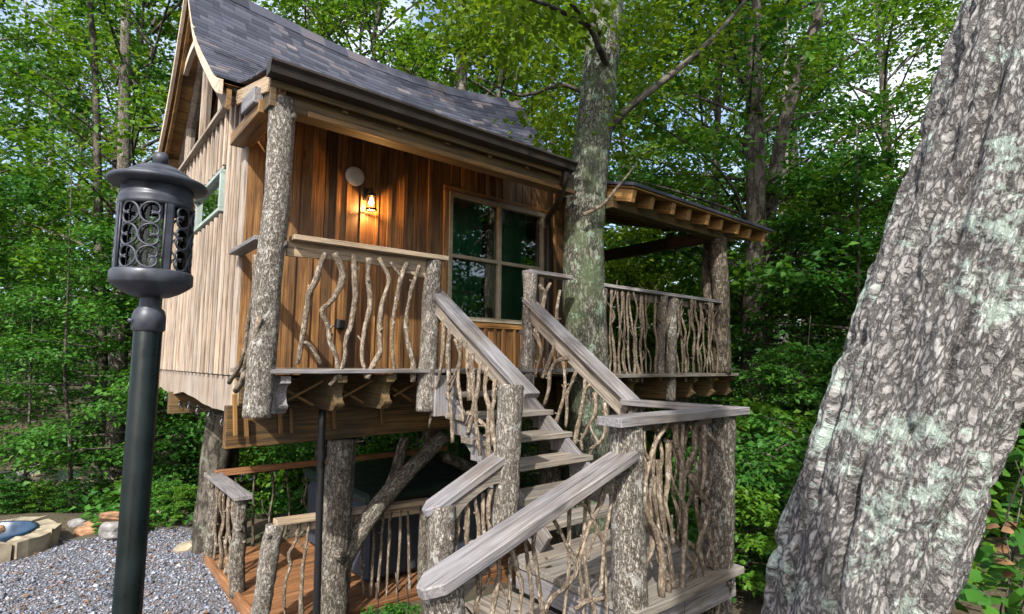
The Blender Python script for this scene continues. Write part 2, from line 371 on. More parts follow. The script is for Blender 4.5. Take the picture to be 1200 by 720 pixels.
M_JAR = glassmat('jar_glass', (.95, .93, .88), 1.4)
def emis(name, c, s):
    m, t, ns, L, b = newmat(name); b.inputs['Emission Color'].default_value = (*c, 1); b.inputs['Emission Strength'].default_value = s; b.inputs['Base Color'].default_value = (*c, 1)
    return m
M_BULB = emis('lit_filament', (1, .55, .2), 30)
def shinglemat():
    m, t, ns, L, b = newmat('asphalt_shingle'); b.inputs['Roughness'].default_value = .72; b.inputs['Specular IOR Level'].default_value = .4
    oi = N(t, 'ShaderNodeObjectInfo'); g = N(t, 'ShaderNodeNewGeometry'); tc = N(t, 'ShaderNodeTexCoord')
    r = mathn(t, 'FRACT', mathn(t, 'ADD', oi.outputs['Random'], g.outputs['Random Per Island']))
    no = N(t, 'ShaderNodeTexNoise', i_Scale=160., i_Detail=3.); L.new(tc.outputs['Object'], no.inputs['Vector'])
    c = ramp(t, r, [(0, (.018, .021, .032)), (.5, (.040, .043, .063)), (.86, (.064, .064, .088)), (.96, (.09, .078, .088)), (1, (.17, .145, .15))]).outputs[0]
    c = mix(t, 1., c, ramp(t, no.outputs[0], [(.3, (.6, .6, .6)), (.7, (1.35, 1.35, 1.35))]).outputs[0], 'MULTIPLY')
    L.new(c, b.inputs['Base Color']); bump(t, b, no.outputs[0], .4, .003)
    return m
M_ROOF = shinglemat()
LF = [leafmat('maple_leaf', (.030, .098, .010), (.068, .172, .016), (.135, .25, .024)),
      leafmat('deep_leaf', (.016, .075, .014), (.040, .135, .020), (.088, .205, .030)),
      leafmat('yellow_leaf', (.060, .130, .009), (.115, .21, .016), (.195, .28, .026)),
      leafmat('shrub_leaf', (.018, .080, .012), (.044, .145, .020), (.088, .215, .030), .3)]

# ---------------------------------------------------------------- ground
FWH = FW[:2]/np.linalg.norm(FW[:2]); RT = np.array([FWH[1], -FWH[0]])
def gz(x, y):
    x = np.asarray(x, float); y = np.asarray(y, float)
    d = x*FWH[0]+y*FWH[1]; r = x*RT[0]+y*RT[1]
    z = -.72*sst(2.6, 5.3, y)-.95*sst(8.3, 13.0, d)
    z = z-.5*sst(3.2, 6.5, x)*sst(9, 5, y)
    z = z+.115*np.maximum(d-17, 0)+.10*sst(14, 24, d)*np.maximum(-r-4, 0)*.5
    z = z+(vn(np.stack([x*.35, y*.35, x*0], -1))-.5)*.5*sst(8, 14, d)+(vn(np.stack([x*1.3, y*1.3, x*0], -1), 3)-.5)*.06
    return z
def gravmask(x, y):
    e = (vn(np.stack([x*1.7, y*1.7, x*0], -1), 8)-.5)*.7
    return sst(.25, -.05, np.maximum(x-1.62, y-9.6+.35*x)+e*.6)
def ground_mat():
    m, t, ns, L, b = newmat('forest_floor'); b.inputs['Roughness'].default_value = .95
    tc = N(t, 'ShaderNodeTexCoord'); at = N(t, 'ShaderNodeAttribute', attribute_name='grav')
    n1 = N(t, 'ShaderNodeTexNoise', i_Scale=1.1, i_Detail=8., i_Roughness=.7); L.new(tc.outputs['Object'], n1.inputs['Vector'])
    n2 = N(t, 'ShaderNodeTexVoronoi', i_Scale=26.); L.new(tc.outputs['Object'], n2.inputs['Vector'])
    soil = ramp(t, n1.outputs[0], [(.3, (.030, .022, .012)), (.5, (.07, .052, .028)), (.62, (.035, .055, .014)), (.75, (.05, .09, .02))]).outputs[0]
    soil = mix(t, mathn(t, 'MULTIPLY', n2.outputs['Distance'], .5), soil, (.09, .065, .04))
    v3 = N(t, 'ShaderNodeTexVoronoi', i_Scale=38.); L.new(tc.outputs['Object'], v3.inputs['Vector'])
    gr = mix(t, v3.outputs['Distance'], (.17, .17, .185), (.05, .045, .045))
    L.new(mix(t, at.outputs['Fac'], soil, gr), b.inputs['Base Color']); bump(t, b, v3.outputs['Distance'], .6, .02)
    return m
M_GROUND = ground_mat()
# one sheet: coarse far away, refined near by warping the grid towards the camera
gx = np.sign(np.linspace(-1, 1, 241))*np.abs(np.linspace(-1, 1, 241))**2.4*110+3; gy = np.sign(np.linspace(-1, 1, 241))*np.abs(np.linspace(-1, 1, 241))**2.4*110+5
GX, GY = np.meshgrid(gx, gy); Vg = np.c_[GX.ravel(), GY.ravel(), gz(GX.ravel(), GY.ravel())]
i = np.arange(240)[:, None]*241; j = np.arange(240)[None]
Fg = np.stack([i+j, i+j+1, i+241+j+1, i+241+j], -1).reshape(-1, 4)
tag(mk('ground', Vg, Fg, M_GROUND, None, True, {'grav': gravmask(Vg[:, 0], Vg[:, 1])}, (0, 0, 0)), kind='structure')
# gravel stones: uncountable
def gravel():
    n = 60000; x = rng.uniform(-2.6, 1.75, n); y = rng.uniform(2.4, 9.8, n)
    k = (gravmask(x, y) > rng.random(n)) & (np.abs((x*RT[0]+y*RT[1])/(x*FWH[0]+y*FWH[1])) < 1.05)
    x, y = x[k], y[k]; n = len(x); z = gz(x, y); s = rng.uniform(.007, .018, n)*(1+.9*(rng.random(n) < .05))
    o = np.array([[1, 0, 0], [-1, 0, 0], [0, 1, 0], [0, -1, 0], [0, 0, 1], [0, 0, -1.]])
    tri = np.array([[0, 2, 4], [2, 1, 4], [1, 3, 4], [3, 0, 4], [2, 0, 5], [1, 2, 5], [3, 1, 5], [0, 3, 5]])
    a = rng.uniform(0, 6.28, n); ca, sa = np.cos(a), np.sin(a)
    V = o[None]*rng.uniform(.55, 1.25, (n, 6, 1))*np.array([1.25, .9, .6])*s[:, None, None]
    V = V+rng.normal(0, .25, (n, 6, 3))*s[:, None, None]*.6
    Vx = V[..., 0]*ca[:, None]-V[..., 1]*sa[:, None]; Vy = V[..., 0]*sa[:, None]+V[..., 1]*ca[:, None]
    V = np.stack([Vx+x[:, None], Vy+y[:, None], V[..., 2]+z[:, None]+s[:, None]*.25], -1).reshape(-1, 3)
    Fm = (tri[None]+np.arange(n)[:, None, None]*6).reshape(-1, 3)
    m, t, ns, L, b = newmat('gravel_stone'); b.inputs['Roughness'].default_value = .75
    g = N(t, 'ShaderNodeNewGeometry')
    c = ramp(t, g.outputs['Random Per Island'], [(0, (.03, .03, .036)), (.3, (.095, .105, .135)), (.55, (.165, .19, .245)), (.7, (.17, .105, .08)), (.84, (.22, .25, .315)), (1, (.38, .39, .42))])  # grey and rust stones, with the blue cast of shade tinted into them
    L.new(c.outputs[0], b.inputs['Base Color'])
    o_ = mk('gravel', V, Fm, m, None, False, None, (0, 5, 0)); tag(o_, 'loose grey and rust gravel beside the treehouse', 'gravel', kind='stuff')
gravel()
# stream
sc_ = PD(95, 558, 15.0); wx = []
M_WATER = plain('stream_water', (.045, .055, .025), .12, 0, .5, .4, 1.2, .25)
nn = 24; tt = np.linspace(-1, 1, nn); cx = sc_[0]+RT[0]*tt*7.5+FWH[0]*np.sin(tt*2.4)*.9; cy = sc_[1]+RT[1]*tt*7.5+FWH[1]*np.sin(tt*2.4)*.9
wz = float(gz(sc_[0], sc_[1]))+.10
Vw = []
for a, b in zip(cx, cy):
    ww = 1.25+.3*math.sin(a*3); Vw += [(a-FWH[0]*ww, b-FWH[1]*ww, wz), (a+FWH[0]*ww, b+FWH[1]*ww, wz)]
tag(mk('stream', Vw, [[2*i, 2*i+2, 2*i+3, 2*i+1] for i in range(nn-1)], M_WATER), kind='structure')
def rock(name, c, s, mat, parent=None, seed=0, sub=2, rough=.35):
    bm = bmesh.new(); bmesh.ops.create_icosphere(bm, subdivisions=sub, radius=1); V = np.array([v.co[:] for v in bm.verts]); F = [[v.index for v in f.verts] for f in bm.faces]; bm.free()
    V = V*(1+rough*(fbm(V*1.3+seed*7.1, 3, seed)-.5)*2)[:, None]; V = np.sign(V)*np.abs(V)**.8*np.asarray(s); return mk(name, V+np.asarray(c), F, mat, parent)

# ================================================================ THE TREEHOUSE
XG, YW, X1, YB = 1.2, 5.0, 5.45, 8.95          # gable plane, front wall plane, right end, back wall plane
FL = 1.55; YD = 4.1                             # floor level, deck front line
house = empty('treehouse', (3.2, 6.9, float(gz(3.2, 6.9))), 'wooden cabin on log stilts with steep curved shingle roof, deck and covered porch', 'treehouse')
PR = np.array([(3.92, 3.735), (4.4, 3.85), (4.91, 4.01), (5.38, 4.34), (6.14, 4.97), (6.65, 5.6), (7, 6.15)])
SG = np.array([(.9, 0), (1.5, -.09), (2.6, -.22), (3.1, -.26), (3.8, -.26), (4.6, -.21), (5.3, -.10), (6., .03)])
_ps = spline(np.c_[PR, PR[:, 0]*0], 120)
def zr(y):   # roof top surface height on the un-sagged profile (mirrored behind the ridge)
    y = np.asarray(y, float); y = np.where(y > 7, 14-y, y); return np.interp(y, _ps[:, 0], _ps[:, 1])
def zroof(x, y):
    yy = np.where(np.asarray(y) > 7, 14-np.asarray(y, float), y)
    return zr(y)+np.interp(x, SG[:, 0], SG[:, 1])*np.clip((yy-4.9)/2.1, 0, 1)
def rectwall(name, axis, val, rects, th, mat, parent):
    V, F = [], []
    for a0, a1, z0, z1 in rects:
        n = len(V)
        for q in (val, val+th):
            for a, z in ((a0, z0), (a1, z0), (a1, z1), (a0, z1)): V.append((q, a, z) if axis == 0 else (a, q, z))
        F += [[n+3, n+2, n+1, n], [n+4, n+5, n+6, n+7]]+[[n+i, n+(i+1) % 4, n+4+(i+1) % 4, n+4+i] for i in range(4)]
    return mk(name, V, F, mat, parent)
# --- front wall: boards and battens round the window
WX0, WX1, WZ0, WZ1 = 3.25, 4.62, 2.13, 3.49
fw = rectwall('front_wall', 1, YW, [(XG, WX0, FL, 3.95), (WX1, X1, FL, 3.95), (WX0, WX1, FL, WZ0), (WX0, WX1, WZ1, 3.95)], .05, M_DARK, house)
for ra, rb_, segs in ((XG+.02, WX0-.085, [(FL-.02, 3.98)]), (WX0-.085, WX1+.085, [(FL-.02, WZ0-.09), (WZ1+.085, 3.98)]), (WX1+.085, X1, [(FL-.02, 3.98)])):
    x = ra
    while x < rb_-.02:
        wd = random.uniform(.10, .19); xa, xb = x, min(x+wd, rb_)
        if rb_-xb < .05: xb = rb_
        for z0, z1 in segs:
            board('board', ((xa+xb)/2, YW-.012-random.random()*.004, z0), ((xa+xb)/2, YW-.012-random.random()*.004, z1), xb-xa-.004, .018, M_FRONT, fw, (0, -1, 0), .002)
            if random.random() < .8 and xb < rb_-.03: board('batten', (xb, YW-.034, z0), (xb+random.uniform(-.004, .004), YW-.034, z1), random.uniform(.03, .055), .022, M_FRONT, fw, (0, -1, 0), .003)
        x = xb+.002
# fill either side of window where a board was cut away
def window(name, axis, val, a0, a1, z0, z1, fmat, parent, nx, nz, fw_=.05, th=.06, sign=-1):
    def bd(nm, p, q, w_, t_, par):
        f = lambda u: (val+sign*.01, u[0], u[1]) if axis == 0 else (u[0], val+sign*.01, u[1])
        return board(nm, f(p), f(q), w_, t_, fmat, par, (sign, 0, 0) if axis == 0 else (0, sign, 0), .004)
    root = bd(name, (a0-fw_/2, z1), (a1+fw_/2, z1), fw_, th, parent)
    for p, q in (((a0-fw_/2, z0), (a1+fw_/2, z0)),): bd('window_frame', p, q, fw_, th, root)
    for a in (a0, a1): bd('window_frame', (a, z0+fw_/2), (a, z1-fw_/2), fw_, th*.96, root)
    for i in range(1, nx): bd('mullion', (a0+(a1-a0)*i/nx, z0+fw_/2), (a0+(a1-a0)*i/nx, z1-fw_/2), fw_*.95, th*.85, root)
    for i in range(1, nz):
        for k in range(nx): bd('mullion', (a0+(a1-a0)*k/nx+fw_/2, z0+(z1-z0)*i/nz), (a0+(a1-a0)*(k+1)/nx-fw_/2, z0+(z1-z0)*i/nz), fw_*.8, th*.8, root)
    for i in range(nx):
        for k in range(nz):
            u0, u1 = a0+(a1-a0)*i/nx+.01, a0+(a1-a0)*(i+1)/nx-.01; v0, v1 = z0+(z1-z0)*k/nz+.01, z0+(z1-z0)*(k+1)/nz-.01
            g = sign*.012; tl = random.uniform(-.004, .004)
            V = [(val-g, u0, v0), (val-g, u1, v0), (val-g+tl, u1, v1), (val-g+tl, u0, v1)] if axis == 0 else [(u0, val-g, v0), (u1, val-g, v0), (u1, val-g+tl, v1), (u0, val-g+tl, v1)]
            mk('pane', V, [[0, 1, 2, 3]], M_GLASS, root)
    return root
win = window('window', 1, YW-.02, WX0, WX1, WZ0, WZ1, M_FRAME, house, 2, 2)
for p0, p1 in (((WX0-.09, YW-.035, WZ0-.06), (WX1+.09, YW-.035, WZ0-.06)), ((WX0-.09, YW-.035, WZ1+.055), (WX1+.09, YW-.035, WZ1+.055))):
    board('window_trim', p0, p1, .06, .03, M_FRONT, win, (0, -1, 0))
for xx in (WX0-.058, WX1+.058): board('window_trim', (xx, YW-.034, WZ0-.03), (xx, YW-.034, WZ1+.025), .06, .03, M_FRONT, win, (0, -1, 0))
cx_ = np.linspace(WX0-.05, WX1+.05, 120); cyv = YW+.07+.022*np.sin(cx_*48)+.012*np.sin(cx_*21+1)
V = np.vstack([np.c_[cx_, cyv, cx_*0+WZ0-.2], np.c_[cx_, cyv+.0, cx_*0+WZ1+.05]]); n = len(cx_)
keep = [i for i in range(n-1) if not (.36 < (cx_[i]-WX0)/(WX1-WX0) < .47 or .88 < (cx_[i]-WX0)/(WX1-WX0) < .97)]
mk('curtain', V, [[i, i+1, n+i+1, n+i] for i in keep], M_CURT, win, True)
# --- gable wall
GY0, GY1, GZ0, GZ1, LZ = 5.79, 7.12, 3.10, 3.48, 4.08
gw = rectwall('gable_wall', 0, XG, [(YW, GY0, FL-.02, LZ-.02), (GY1, YB, FL-.02, LZ-.02), (GY0, GY1, FL-.02, GZ0), (GY0, GY1, GZ1, LZ-.02)], .05, M_DARK, house)
y = YW-.01; k = 0
while y < YB-.02:
    ya, yb = y, min(y+.195, YB); segs = [(FL-.02, LZ-.02)]
    if yb > GY0-.04 and ya < GY1+.04: segs = [(FL-.02, GZ0-.05), (GZ1+.05, LZ-.02)]
    for z0, z1 in segs:
        board('board', (XG-.012, (ya+yb)/2, z0), (XG-.012, (ya+yb)/2, z1), yb-ya-.004, .018, M_GABLE, gw, (-1, 0, 0), .002)
        board('batten', (XG-.036, yb-.001, z0), (XG-.036, yb-.001, z1), random.uniform(.045, .06), .026, M_GABLE, gw, (-1, 0, 0), .003)
    y = yb; k += 1
board('corner_board', (XG-.03, YW-.005, FL-.02), (XG-.03, YW-.005, 3.9), .11, .03, M_GABLE, gw, (-1, 0, 0))
board('corner_board', (XG+.05, YW-.045, FL-.02), (XG+.05, YW-.045, 3.9), .13, .03, M_FRONT, fw, (0, -1, 0))
board('ledge', (XG-.05, 5.35, LZ), (XG-.05, YB-.1, LZ), .10, .045, M_GABLE, gw, (0, 0, 1))
window('window', 0, XG-.02, GY0, GY1, GZ0, GZ1, M_ALU, house, 1, 1, .038, .06)
# loft glazing under the gable
gl = None
for a, b in ((5.42, 6.15), (6.15, 7.1), (7.1, 8.0), (8.0, 8.6)):
    ys = np.linspace(a+.03, b-.03, 7); top = zr(ys)-.22
    pts = [(yy, max(t_, LZ+.04)) for yy, t_ in zip(ys, top)]
    prism('pane', [(a+.03, LZ+.03), (b-.03, LZ+.03)]+pts[::-1], 0, XG+.004, XG+.010, M_GLASS, gw)
for a in (6.15, 7.1, 8.0): board('mullion', (XG-.015, a, LZ+.02), (XG-.015, a, float(zr(a))-.16), .07, .06, M_GABLE, gw, (-1, 0, 0))
for a, b, q in ((5.25, 6.99, 0), (7.01, 8.75, 0)):
    ys = np.linspace(a, b, 16); tp = zr(ys)-.12
    prism('gable_trim', list(zip(ys, tp-.11))+list(zip(ys[::-1], tp[::-1])), 0, XG-.05, XG+.02, M_GABLE, gw)
# other walls, floor
rw = rectwall('end_wall', 0, X1-.05, [(YW+.06, YB, FL-.1, 4.2)], .05, M_FRONT, house)
rectwall('back_wall', 1, YB-.05, [(XG, X1, FL-.1, 4.2)], .05, M_FRONT, house)
mk('floor', *[(lambda a: (a[0], a[1]))(((lambda x0, x1, y0, y1, z0, z1: ([(x, y, z) for z in (z0, z1) for x, y in ((x0, y0), (x1, y0), (x1, y1), (x0, y1))], [[3, 2, 1, 0], [4, 5, 6, 7], [0, 1, 5, 4], [1, 2, 6, 5], [2, 3, 7, 6], [3, 0, 4, 7]]))(XG+.05, X1-.05, YW+.05, YB-.06, 1.30, 1.5)))][0], M_BEAM, house)
# --- roof: curved deck, shingles, rakes, soffit
def roofsheet(x0, x1, y0, y1, nx, ny, dz, rev):
    gx_, gy_ = np.meshgrid(np.linspace(x0, x1, nx), np.linspace(y0, y1, ny)); V = np.c_[gx_.ravel(), gy_.ravel(), zroof(gx_.ravel(), gy_.ravel())+dz]
    i = np.arange(ny-1)[:, None]*nx; j = np.arange(nx-1)[None]; F = np.stack([i+j, i+j+1, i+nx+j+1, i+nx+j], -1).reshape(-1, 4)
    return V, (F[:, ::-1] if rev else F), np.zeros((len(V), 3))
RX0, RX1, EX0, EX1 = .92, 5.95, 1.06, 4.12
sheets = [roofsheet(RX0, RX1, 4.9, 9.1, 24, 60, -.02, False), roofsheet(RX0, RX1, 4.9, 9.1, 24, 60, -.06, True), roofsheet(EX0, EX1, 3.93, 4.9, 10, 10, -.02, False), roofsheet(EX0, EX1, 3.93, 4.9, 10, 10, -.06, True)]
V, F, _ = join(sheets)
M_SOFF = wood('soffit_board', [(.15, .07, .018), (.33, .17, .05), (.45, .26, .09)], .65, .3)
ns0 = len(sheets[0][1]); mi = [0]*ns0+[1]*len(sheets[1][1])+[0]*len(sheets[2][1])+[1]*len(sheets[3][1])
roof = mk('roof', V, F, [M_ROOF, M_SOFF], house, False, None, None, mi)
s_ = np.r_[0, np.cumsum(np.linalg.norm(np.diff(_ps[:, :2], axis=0), axis=1))]
def prof(u): return np.interp(u, s_, _ps[:, 0])
shing = []; EXP = .105; u = 0.0; row = 0
while u < s_[-1]-.02:
    y0, y1 = float(prof(u-.0)), float(prof(min(u+EXP*1.12, s_[-1])))
    xa, xb = (EX0-.01, EX1+.03) if y0 < 4.86 else (RX0-.025, RX1+.02)
    x = xa-(row % 3)*.11-random.random()*.05
    while x < xb:
        L_ = random.choice([.12, .15, .2, .26]); p, q = max(x, xa), min(x+L_, xb)
        if q-p > .02:
            V = []
            lift = random.uniform(0, .003)
            for yy, d0, d1 in ((y0, .0, .014+lift), (y1, -.004, .004)):
                for xx in (p+.0015, q-.0015):
                    z = float(zroof(xx, yy)); V += [(xx, yy, z-.018+d0), (xx, yy, z-.012+d1)]
            shing.append((y0, p, V))
        x += L_
    u += EXP; row += 1
FS = [[0, 2, 3, 1], [1, 3, 7, 5], [4, 5, 7, 6], [0, 1, 5, 4], [2, 6, 7, 3], [0, 4, 6, 2]]
shing.sort(key=lambda a: a[0]*.8+a[1]*.6)
for _, _, V in shing[:300]: mk('shingle', V, FS, M_ROOF, roof)
V, F, n = [], [], 0
for _, _, v in shing[300:]:
    V += v; F += [[q+n for q in f] for f in FS]; n += 8
tag(mk('shingle_field', V, F, M_ROOF, roof), kind='stuff')
# ridge caps
for i in range(16):
    xa = RX0-.02+i*(RX1-RX0+.03)/16; xb = xa+(RX1-RX0+.03)/16+.03
    V = []
    for xx, l in ((xa, .006), (xb, .016)):
        z = float(zroof(xx, 7.)); V += [(xx, 6.89, float(zroof(xx, 6.89))+l), (xx, 7., z+l+.01), (xx, 7.11, float(zroof(xx, 7.11))+l)]
    mk('ridge_cap', V, [[0, 3, 4, 1], [1, 4, 5, 2], [0, 1, 2], [5, 4, 3]], M_ROOF, roof)
# rakes (barge boards) both ends and both slopes
M_RAKE = wood('rake_board', [(.30, .22, .15), (.50, .40, .30), (.62, .52, .42)], .7, .1)
for X_, nm in ((RX0, 0), (RX1, 1)):
    for a, b in ((4.88, 6.995), (7.005, 9.12)):
        ys = np.linspace(a, b, 30); zt = zroof(np.full(30, X_), ys)
        prism('rake_board', list(zip(ys, zt-.16))+list(zip(ys[::-1], (zt-.032)[::-1])), 0, X_-.012, X_+.022, M_RAKE, roof)
        if nm == 0:
            prism('rake_board', list(zip(ys, zt-.27))+list(zip(ys[::-1], (zt-.10)[::-1])), 0, X_+.055, X_+.09, M_AMBER, roof)
# soffit boards under the left overhang
for a, b in ((5.0, 6.9), (7.1, 9.1)):
    n = 17
    for i in range(n):
        ya, yb = a+(b-a)*i/n, a+(b-a)*(i+1)/n-.012; V = []
        for yy in (ya, yb):
            for xx in (RX0+.03, XG+.02):
                z = float(zroof(xx, yy))-.064; V += [(xx, yy, z), (xx, yy, z-.018)]
        mk('soffit_board', V, FS, M_SOFF, roof)
# arched collar brace near the peak
ys = np.linspace(6.5, 7.5, 14); zc = 5.2+.10*(1-((ys-7)/.5)**2)
prism('collar_brace', list(zip(ys, zc-.09))+list(zip(ys[::-1], zc[::-1])), 0, RX0+.09, RX0+.14, M_RAKE, roof)
# purlin ends
for yy in (5.55, 8.45, 7.0): board('purlin_end', (RX0+.05, yy, float(zr(yy))-.2), (XG+.02, yy, float(zr(yy))-.2), .09, .12, M_AMBER, roof)
# --- eave: rafters, fascia, gutter, beam
for i, xx in enumerate(np.linspace(EX0+.1, EX1-.12, 7)):
    board('rafter', (xx, 3.99, 3.735-.115), (xx, YW-.02, 4.02-.125), .05, .10, M_AMBER, roof)
board('fascia', (EX0, 3.965, 3.655), (EX1, 3.965, 3.655), .022, .13, M_BEAM, roof, (0, 0, 1))
board('fascia', (EX0+.01, 4.02, 3.63), (EX0+.01, YW-.02, 3.88), .02, .12, M_BLOND, roof)
gp = [(3.945, 3.735), (3.83, 3.735), (3.825, 3.715), (3.85, 3.69), (3.86, 3.645), (3.945, 3.635), (3.945, 3.645), (3.868, 3.653), (3.858, 3.695), (3.838, 3.72), (3.838, 3.728), (3.945, 3.727)]
gut = prism('gutter', gp[:6], 0, 1.035, 4.06, M_METAL, roof)
prism('gutter_end_cap', [(3.947, 3.738), (3.825, 3.738), (3.82, 3.715), (3.848, 3.69), (3.857, 3.642), (3.947, 3.632)], 0, 1.028, 1.034, M_METAL, roof)
prism('gutter_end_cap', [(3.947, 3.738), (3.825, 3.738), (3.82, 3.715), (3.848, 3.69), (3.857, 3.642), (3.947, 3.632)], 0, 4.061, 4.067, M_METAL, roof)
beam = board('eave_beam', (1.08, YD, 3.575), (4.22, YD, 3.575), .15, .20, M_BEAM, house)
board('beam_ledger', (1.35, YD-.085, 3.485), (4.2, YD-.085, 3.485), .02, .045, M_AMBER, house, (0, 0, 1))
board('beam_block', (1.05, YD+.09, 3.60), (1.05, YD+.45, 3.63), .07, .12, M_GREY, house)
board('beam_block', (1.13, YD+.08, 3.52), (1.13, YW+.02, 3.52), .16, .10, M_AMBER, house)
def pipe(name, pts, r, mat, parent, n=24, sides=12):
    V, F, B = tube(spline(pts, n), r, sides); return mk(name, V, F, mat, parent, True)
# downspout: rectangular pipe with elbows
board('downspout', (4.66, YW-.09, 1.3), (4.66, YW-.09, 3.45), .06, .075, M_METAL, house, (0, -1, 0), .008)
pipe('downspout_elbow', [(3.98, 3.92, 3.64), (4.0, 3.96, 3.54), (4.15, 4.2, 3.42), (4.55, 4.78, 3.42), (4.64, 4.88, 3.40), (4.66, 4.91, 3.3)], .036, M_METAL, house)
# --- skirt, beams, joists below
ys = np.linspace(YW+.02, YB, 60); lo = 1.24+.05*(fbm(np.c_[ys*1.5, ys*0, ys*0], 3)-.5)*2+.03*(ys-5)/4+.02*np.sin(ys*2.1)
prism('skirt_slab', list(zip(ys, lo))+[(YB, FL-.03), (YW+.02, FL-.03)], 0, XG-.012, XG+.03, M_GABLE, house, (0, 0, 1))
board('skirt_post', (XG-.005, YW-.03, 1.02), (XG-.005, YW-.03, FL-.03), .045, .05, M_BLOND, house, (-1, 0, 0))
board('skirt_post', (XG-.005, YB+.02, 1.28), (XG-.005, YB+.02, FL-.03), .06, .05, M_BLOND, house, (-1, 0, 0))
board('girder', (1.12, YW-.06, 1.12), (3.4, YW-.06, 1.14), .09, .34, M_GIRD, house)
board('girder', (3.42, YW-.06, 1.14), (7.4, YW-.06, 1.18), .09, .30, M_BEAM, house)
board('girder', (1.15, 7.9, 1.14), (6.4, 7.9, 1.14), .12, .26, M_BEAM, house)
board('rim_joist', (1.22, YW-.05, 1.40), (5.4, YW-.05, 1.40), .05, .20, M_BEAM, house)
for xx in np.arange(1.5, 5.3, .5): board('joist', (xx, YW, 1.22), (xx, YB-.1, 1.22), .05, .14, M_BEAM, house)
# scalloped corbels carrying the deck
def corbel(xx, par=house, mat=M_BEAM, z=1.545, y0=4.06, y1=4.9):
    a = np.linspace(math.pi*.5, -math.pi*.5, 9); sc2 = [(y0+.03+.055*math.cos(t), z-.135+.075*math.sin(t)) for t in a]
    prism('corbel', [(y1, z), (y0, z), (y0, z-.05)]+sc2+[(y0+.04, z-.23), (y0+.1, z-.27), (y1, z-.27)], 0, xx-.035, xx+.035, mat, par)
for xx in (1.30, 1.72, 2.12, 2.62, 3.1): corbel(xx, mat=M_GREY if xx < 1.4 else M_BEAM)
for xx in (1.42, 1.84, 2.3):      # thin crossed strips between the corbels and cleats on the girder
    board('brace_strip', (xx-.02, 4.32, 1.36), (xx+.24, 4.3, 1.50), .018, .03, M_AMBER, house, (0, -1, 0))
    board('brace_strip', (xx-.02, 4.35, 1.43), (xx+.2, 4.38, 1.31), .018, .03, M_AMBER, house, (0, -1, 0))
for px_, p0, p1 in ((275, 462, 511), (288, 485, 512), (328, 478, 508), (341, 478, 508), (391, 478, 503), (447, 473, 497)):
    q0, q1 = P(px_, p0, 1, 4.84), P(px_+1, p1, 1, 4.84); board('cleat', q0, q1, .032, .03, M_AMBER, house, (0, -1, 0))
# --- front deck and porch deck planks
deck = board('deck', (1.12, 4.07, 1.578), (4.55, 4.07, 1.578), .10, .032, M_GREY, house)
for i in range(1, 7): board('deck_board', (1.13, 4.07+.13*i, 1.578), (4.55, 4.07+.13*i, 1.578), .122, .032, M_TREAD, deck)
pdeck = board('porch_deck', (4.58, 4.07, 1.515), (7.55, 4.07, 1.515), .13, .04, M_TREAD, house)
for i in range(1, 34): board('deck_board', ((4.58 if i < 7 else 5.46), 4.07+.14*i, 1.515), (7.55, 4.07+.14*i, 1.515), .132, .035, M_TREAD, pdeck)
for xx in (5.3, 6.0, 6.55, 7.05, 7.5): corbel(xx, z=1.49)
board('porch_girder', (4.7, 4.75, 1.32), (7.5, 4.75, 1.32), .1, .28, M_BEAM, house)
# --- railings and posts of the deck
def lerp(a, b, t): return np.asarray(a)*(1-t)+np.asarray(b)*t
log('post', [P(304, 489, 1, YD), P(312, 380, 1, YD), P(322, 250, 1, YD), P(333, 118, 1, YD)], .094, M_POST, house, 36, 90, .07, 5, .95, 4)
rl = empty('railing', (1.9, YD, 1.6), parent=house)
log('post', [P(500, 482, 1, YD), P(508, 306, 1, YD)], .082, M_POST, rl, 28, 44, .06, 9, .88, 2)
board('handrail', (1.30, YD-.01, 2.55), (2.63, YD-.01, 2.56), .13, .04, M_BLOND, rl)
prism('sub_rail', [(1.28, 2.53), (2.46, 2.54), (2.46, 2.38), (2.35, 2.39), (2.1, 2.43), (1.8, 2.445), (1.5, 2.43), (1.28, 2.42)], 1, YD+.012, YD+.045, M_BLOND, rl)
FR = [([(381, 298), (372, 322), (362, 345), (360, 363), (353, 398), (348, 427)], [[(353, 402), (363, 405), (377, 428)]]),
      ([(392, 297), (401, 318), (398, 335), (388, 355), (378, 365), (385, 380), (388, 400), (394, 415), (397, 430), (398, 445)], []),
      ([(415, 299), (415, 320), (416, 350), (411, 380), (405, 398), (404, 420), (397, 440), (387, 453)], []),
      ([(431, 302), (432, 330), (433, 360), (427, 385), (425, 400), (424, 420), (429, 444)], []),
      ([(443, 303), (454, 322), (455, 333), (449, 352), (445, 380), (445, 398), (445, 415), (434, 435), (429, 443)], []),
      ([(477, 309), (470, 325), (466, 345), (461, 375), (460, 400), (462, 425), (464, 445)], [[(457, 308), (468, 322), (470, 327)]]),
      ([(491, 312), (485, 330), (480, 345), (477, 375), (478, 400), (483, 425), (484, 448)], [])]
def pxsticks(L, ax, val, r, par, jit=.015, mat=None, fork=.5):
    for pts, fk in L:
        o_ = random.uniform(-jit, jit)
        stick([P(*p, ax, val+o_) for p in pts], r*random.uniform(.85, 1.12), mat or M_STICK, par, 'baluster', [[P(*p, ax, val+o_) for p in f] for f in fk], 7, ax, fork)
pxsticks(FR, 1, YD-.035, .0225, rl, fork=0)
# left return of the railing, between big post and gable corner
rs = empty('railing', (1.12, 4.5, 1.6), parent=house)
board('handrail', (1.13, 4.2, 2.54), (1.13, 4.95, 2.54), .11, .035, M_GREY, rs)
pxsticks([([(300, 300), (298, 340), (291, 385), (283, 425), (269, 448)], []), ([(297, 350), (293, 400), (286, 432), (283, 446)], []), ([(303, 372), (296, 410), (290, 435), (277, 458)], [])], 0, 1.09, .02, rs)
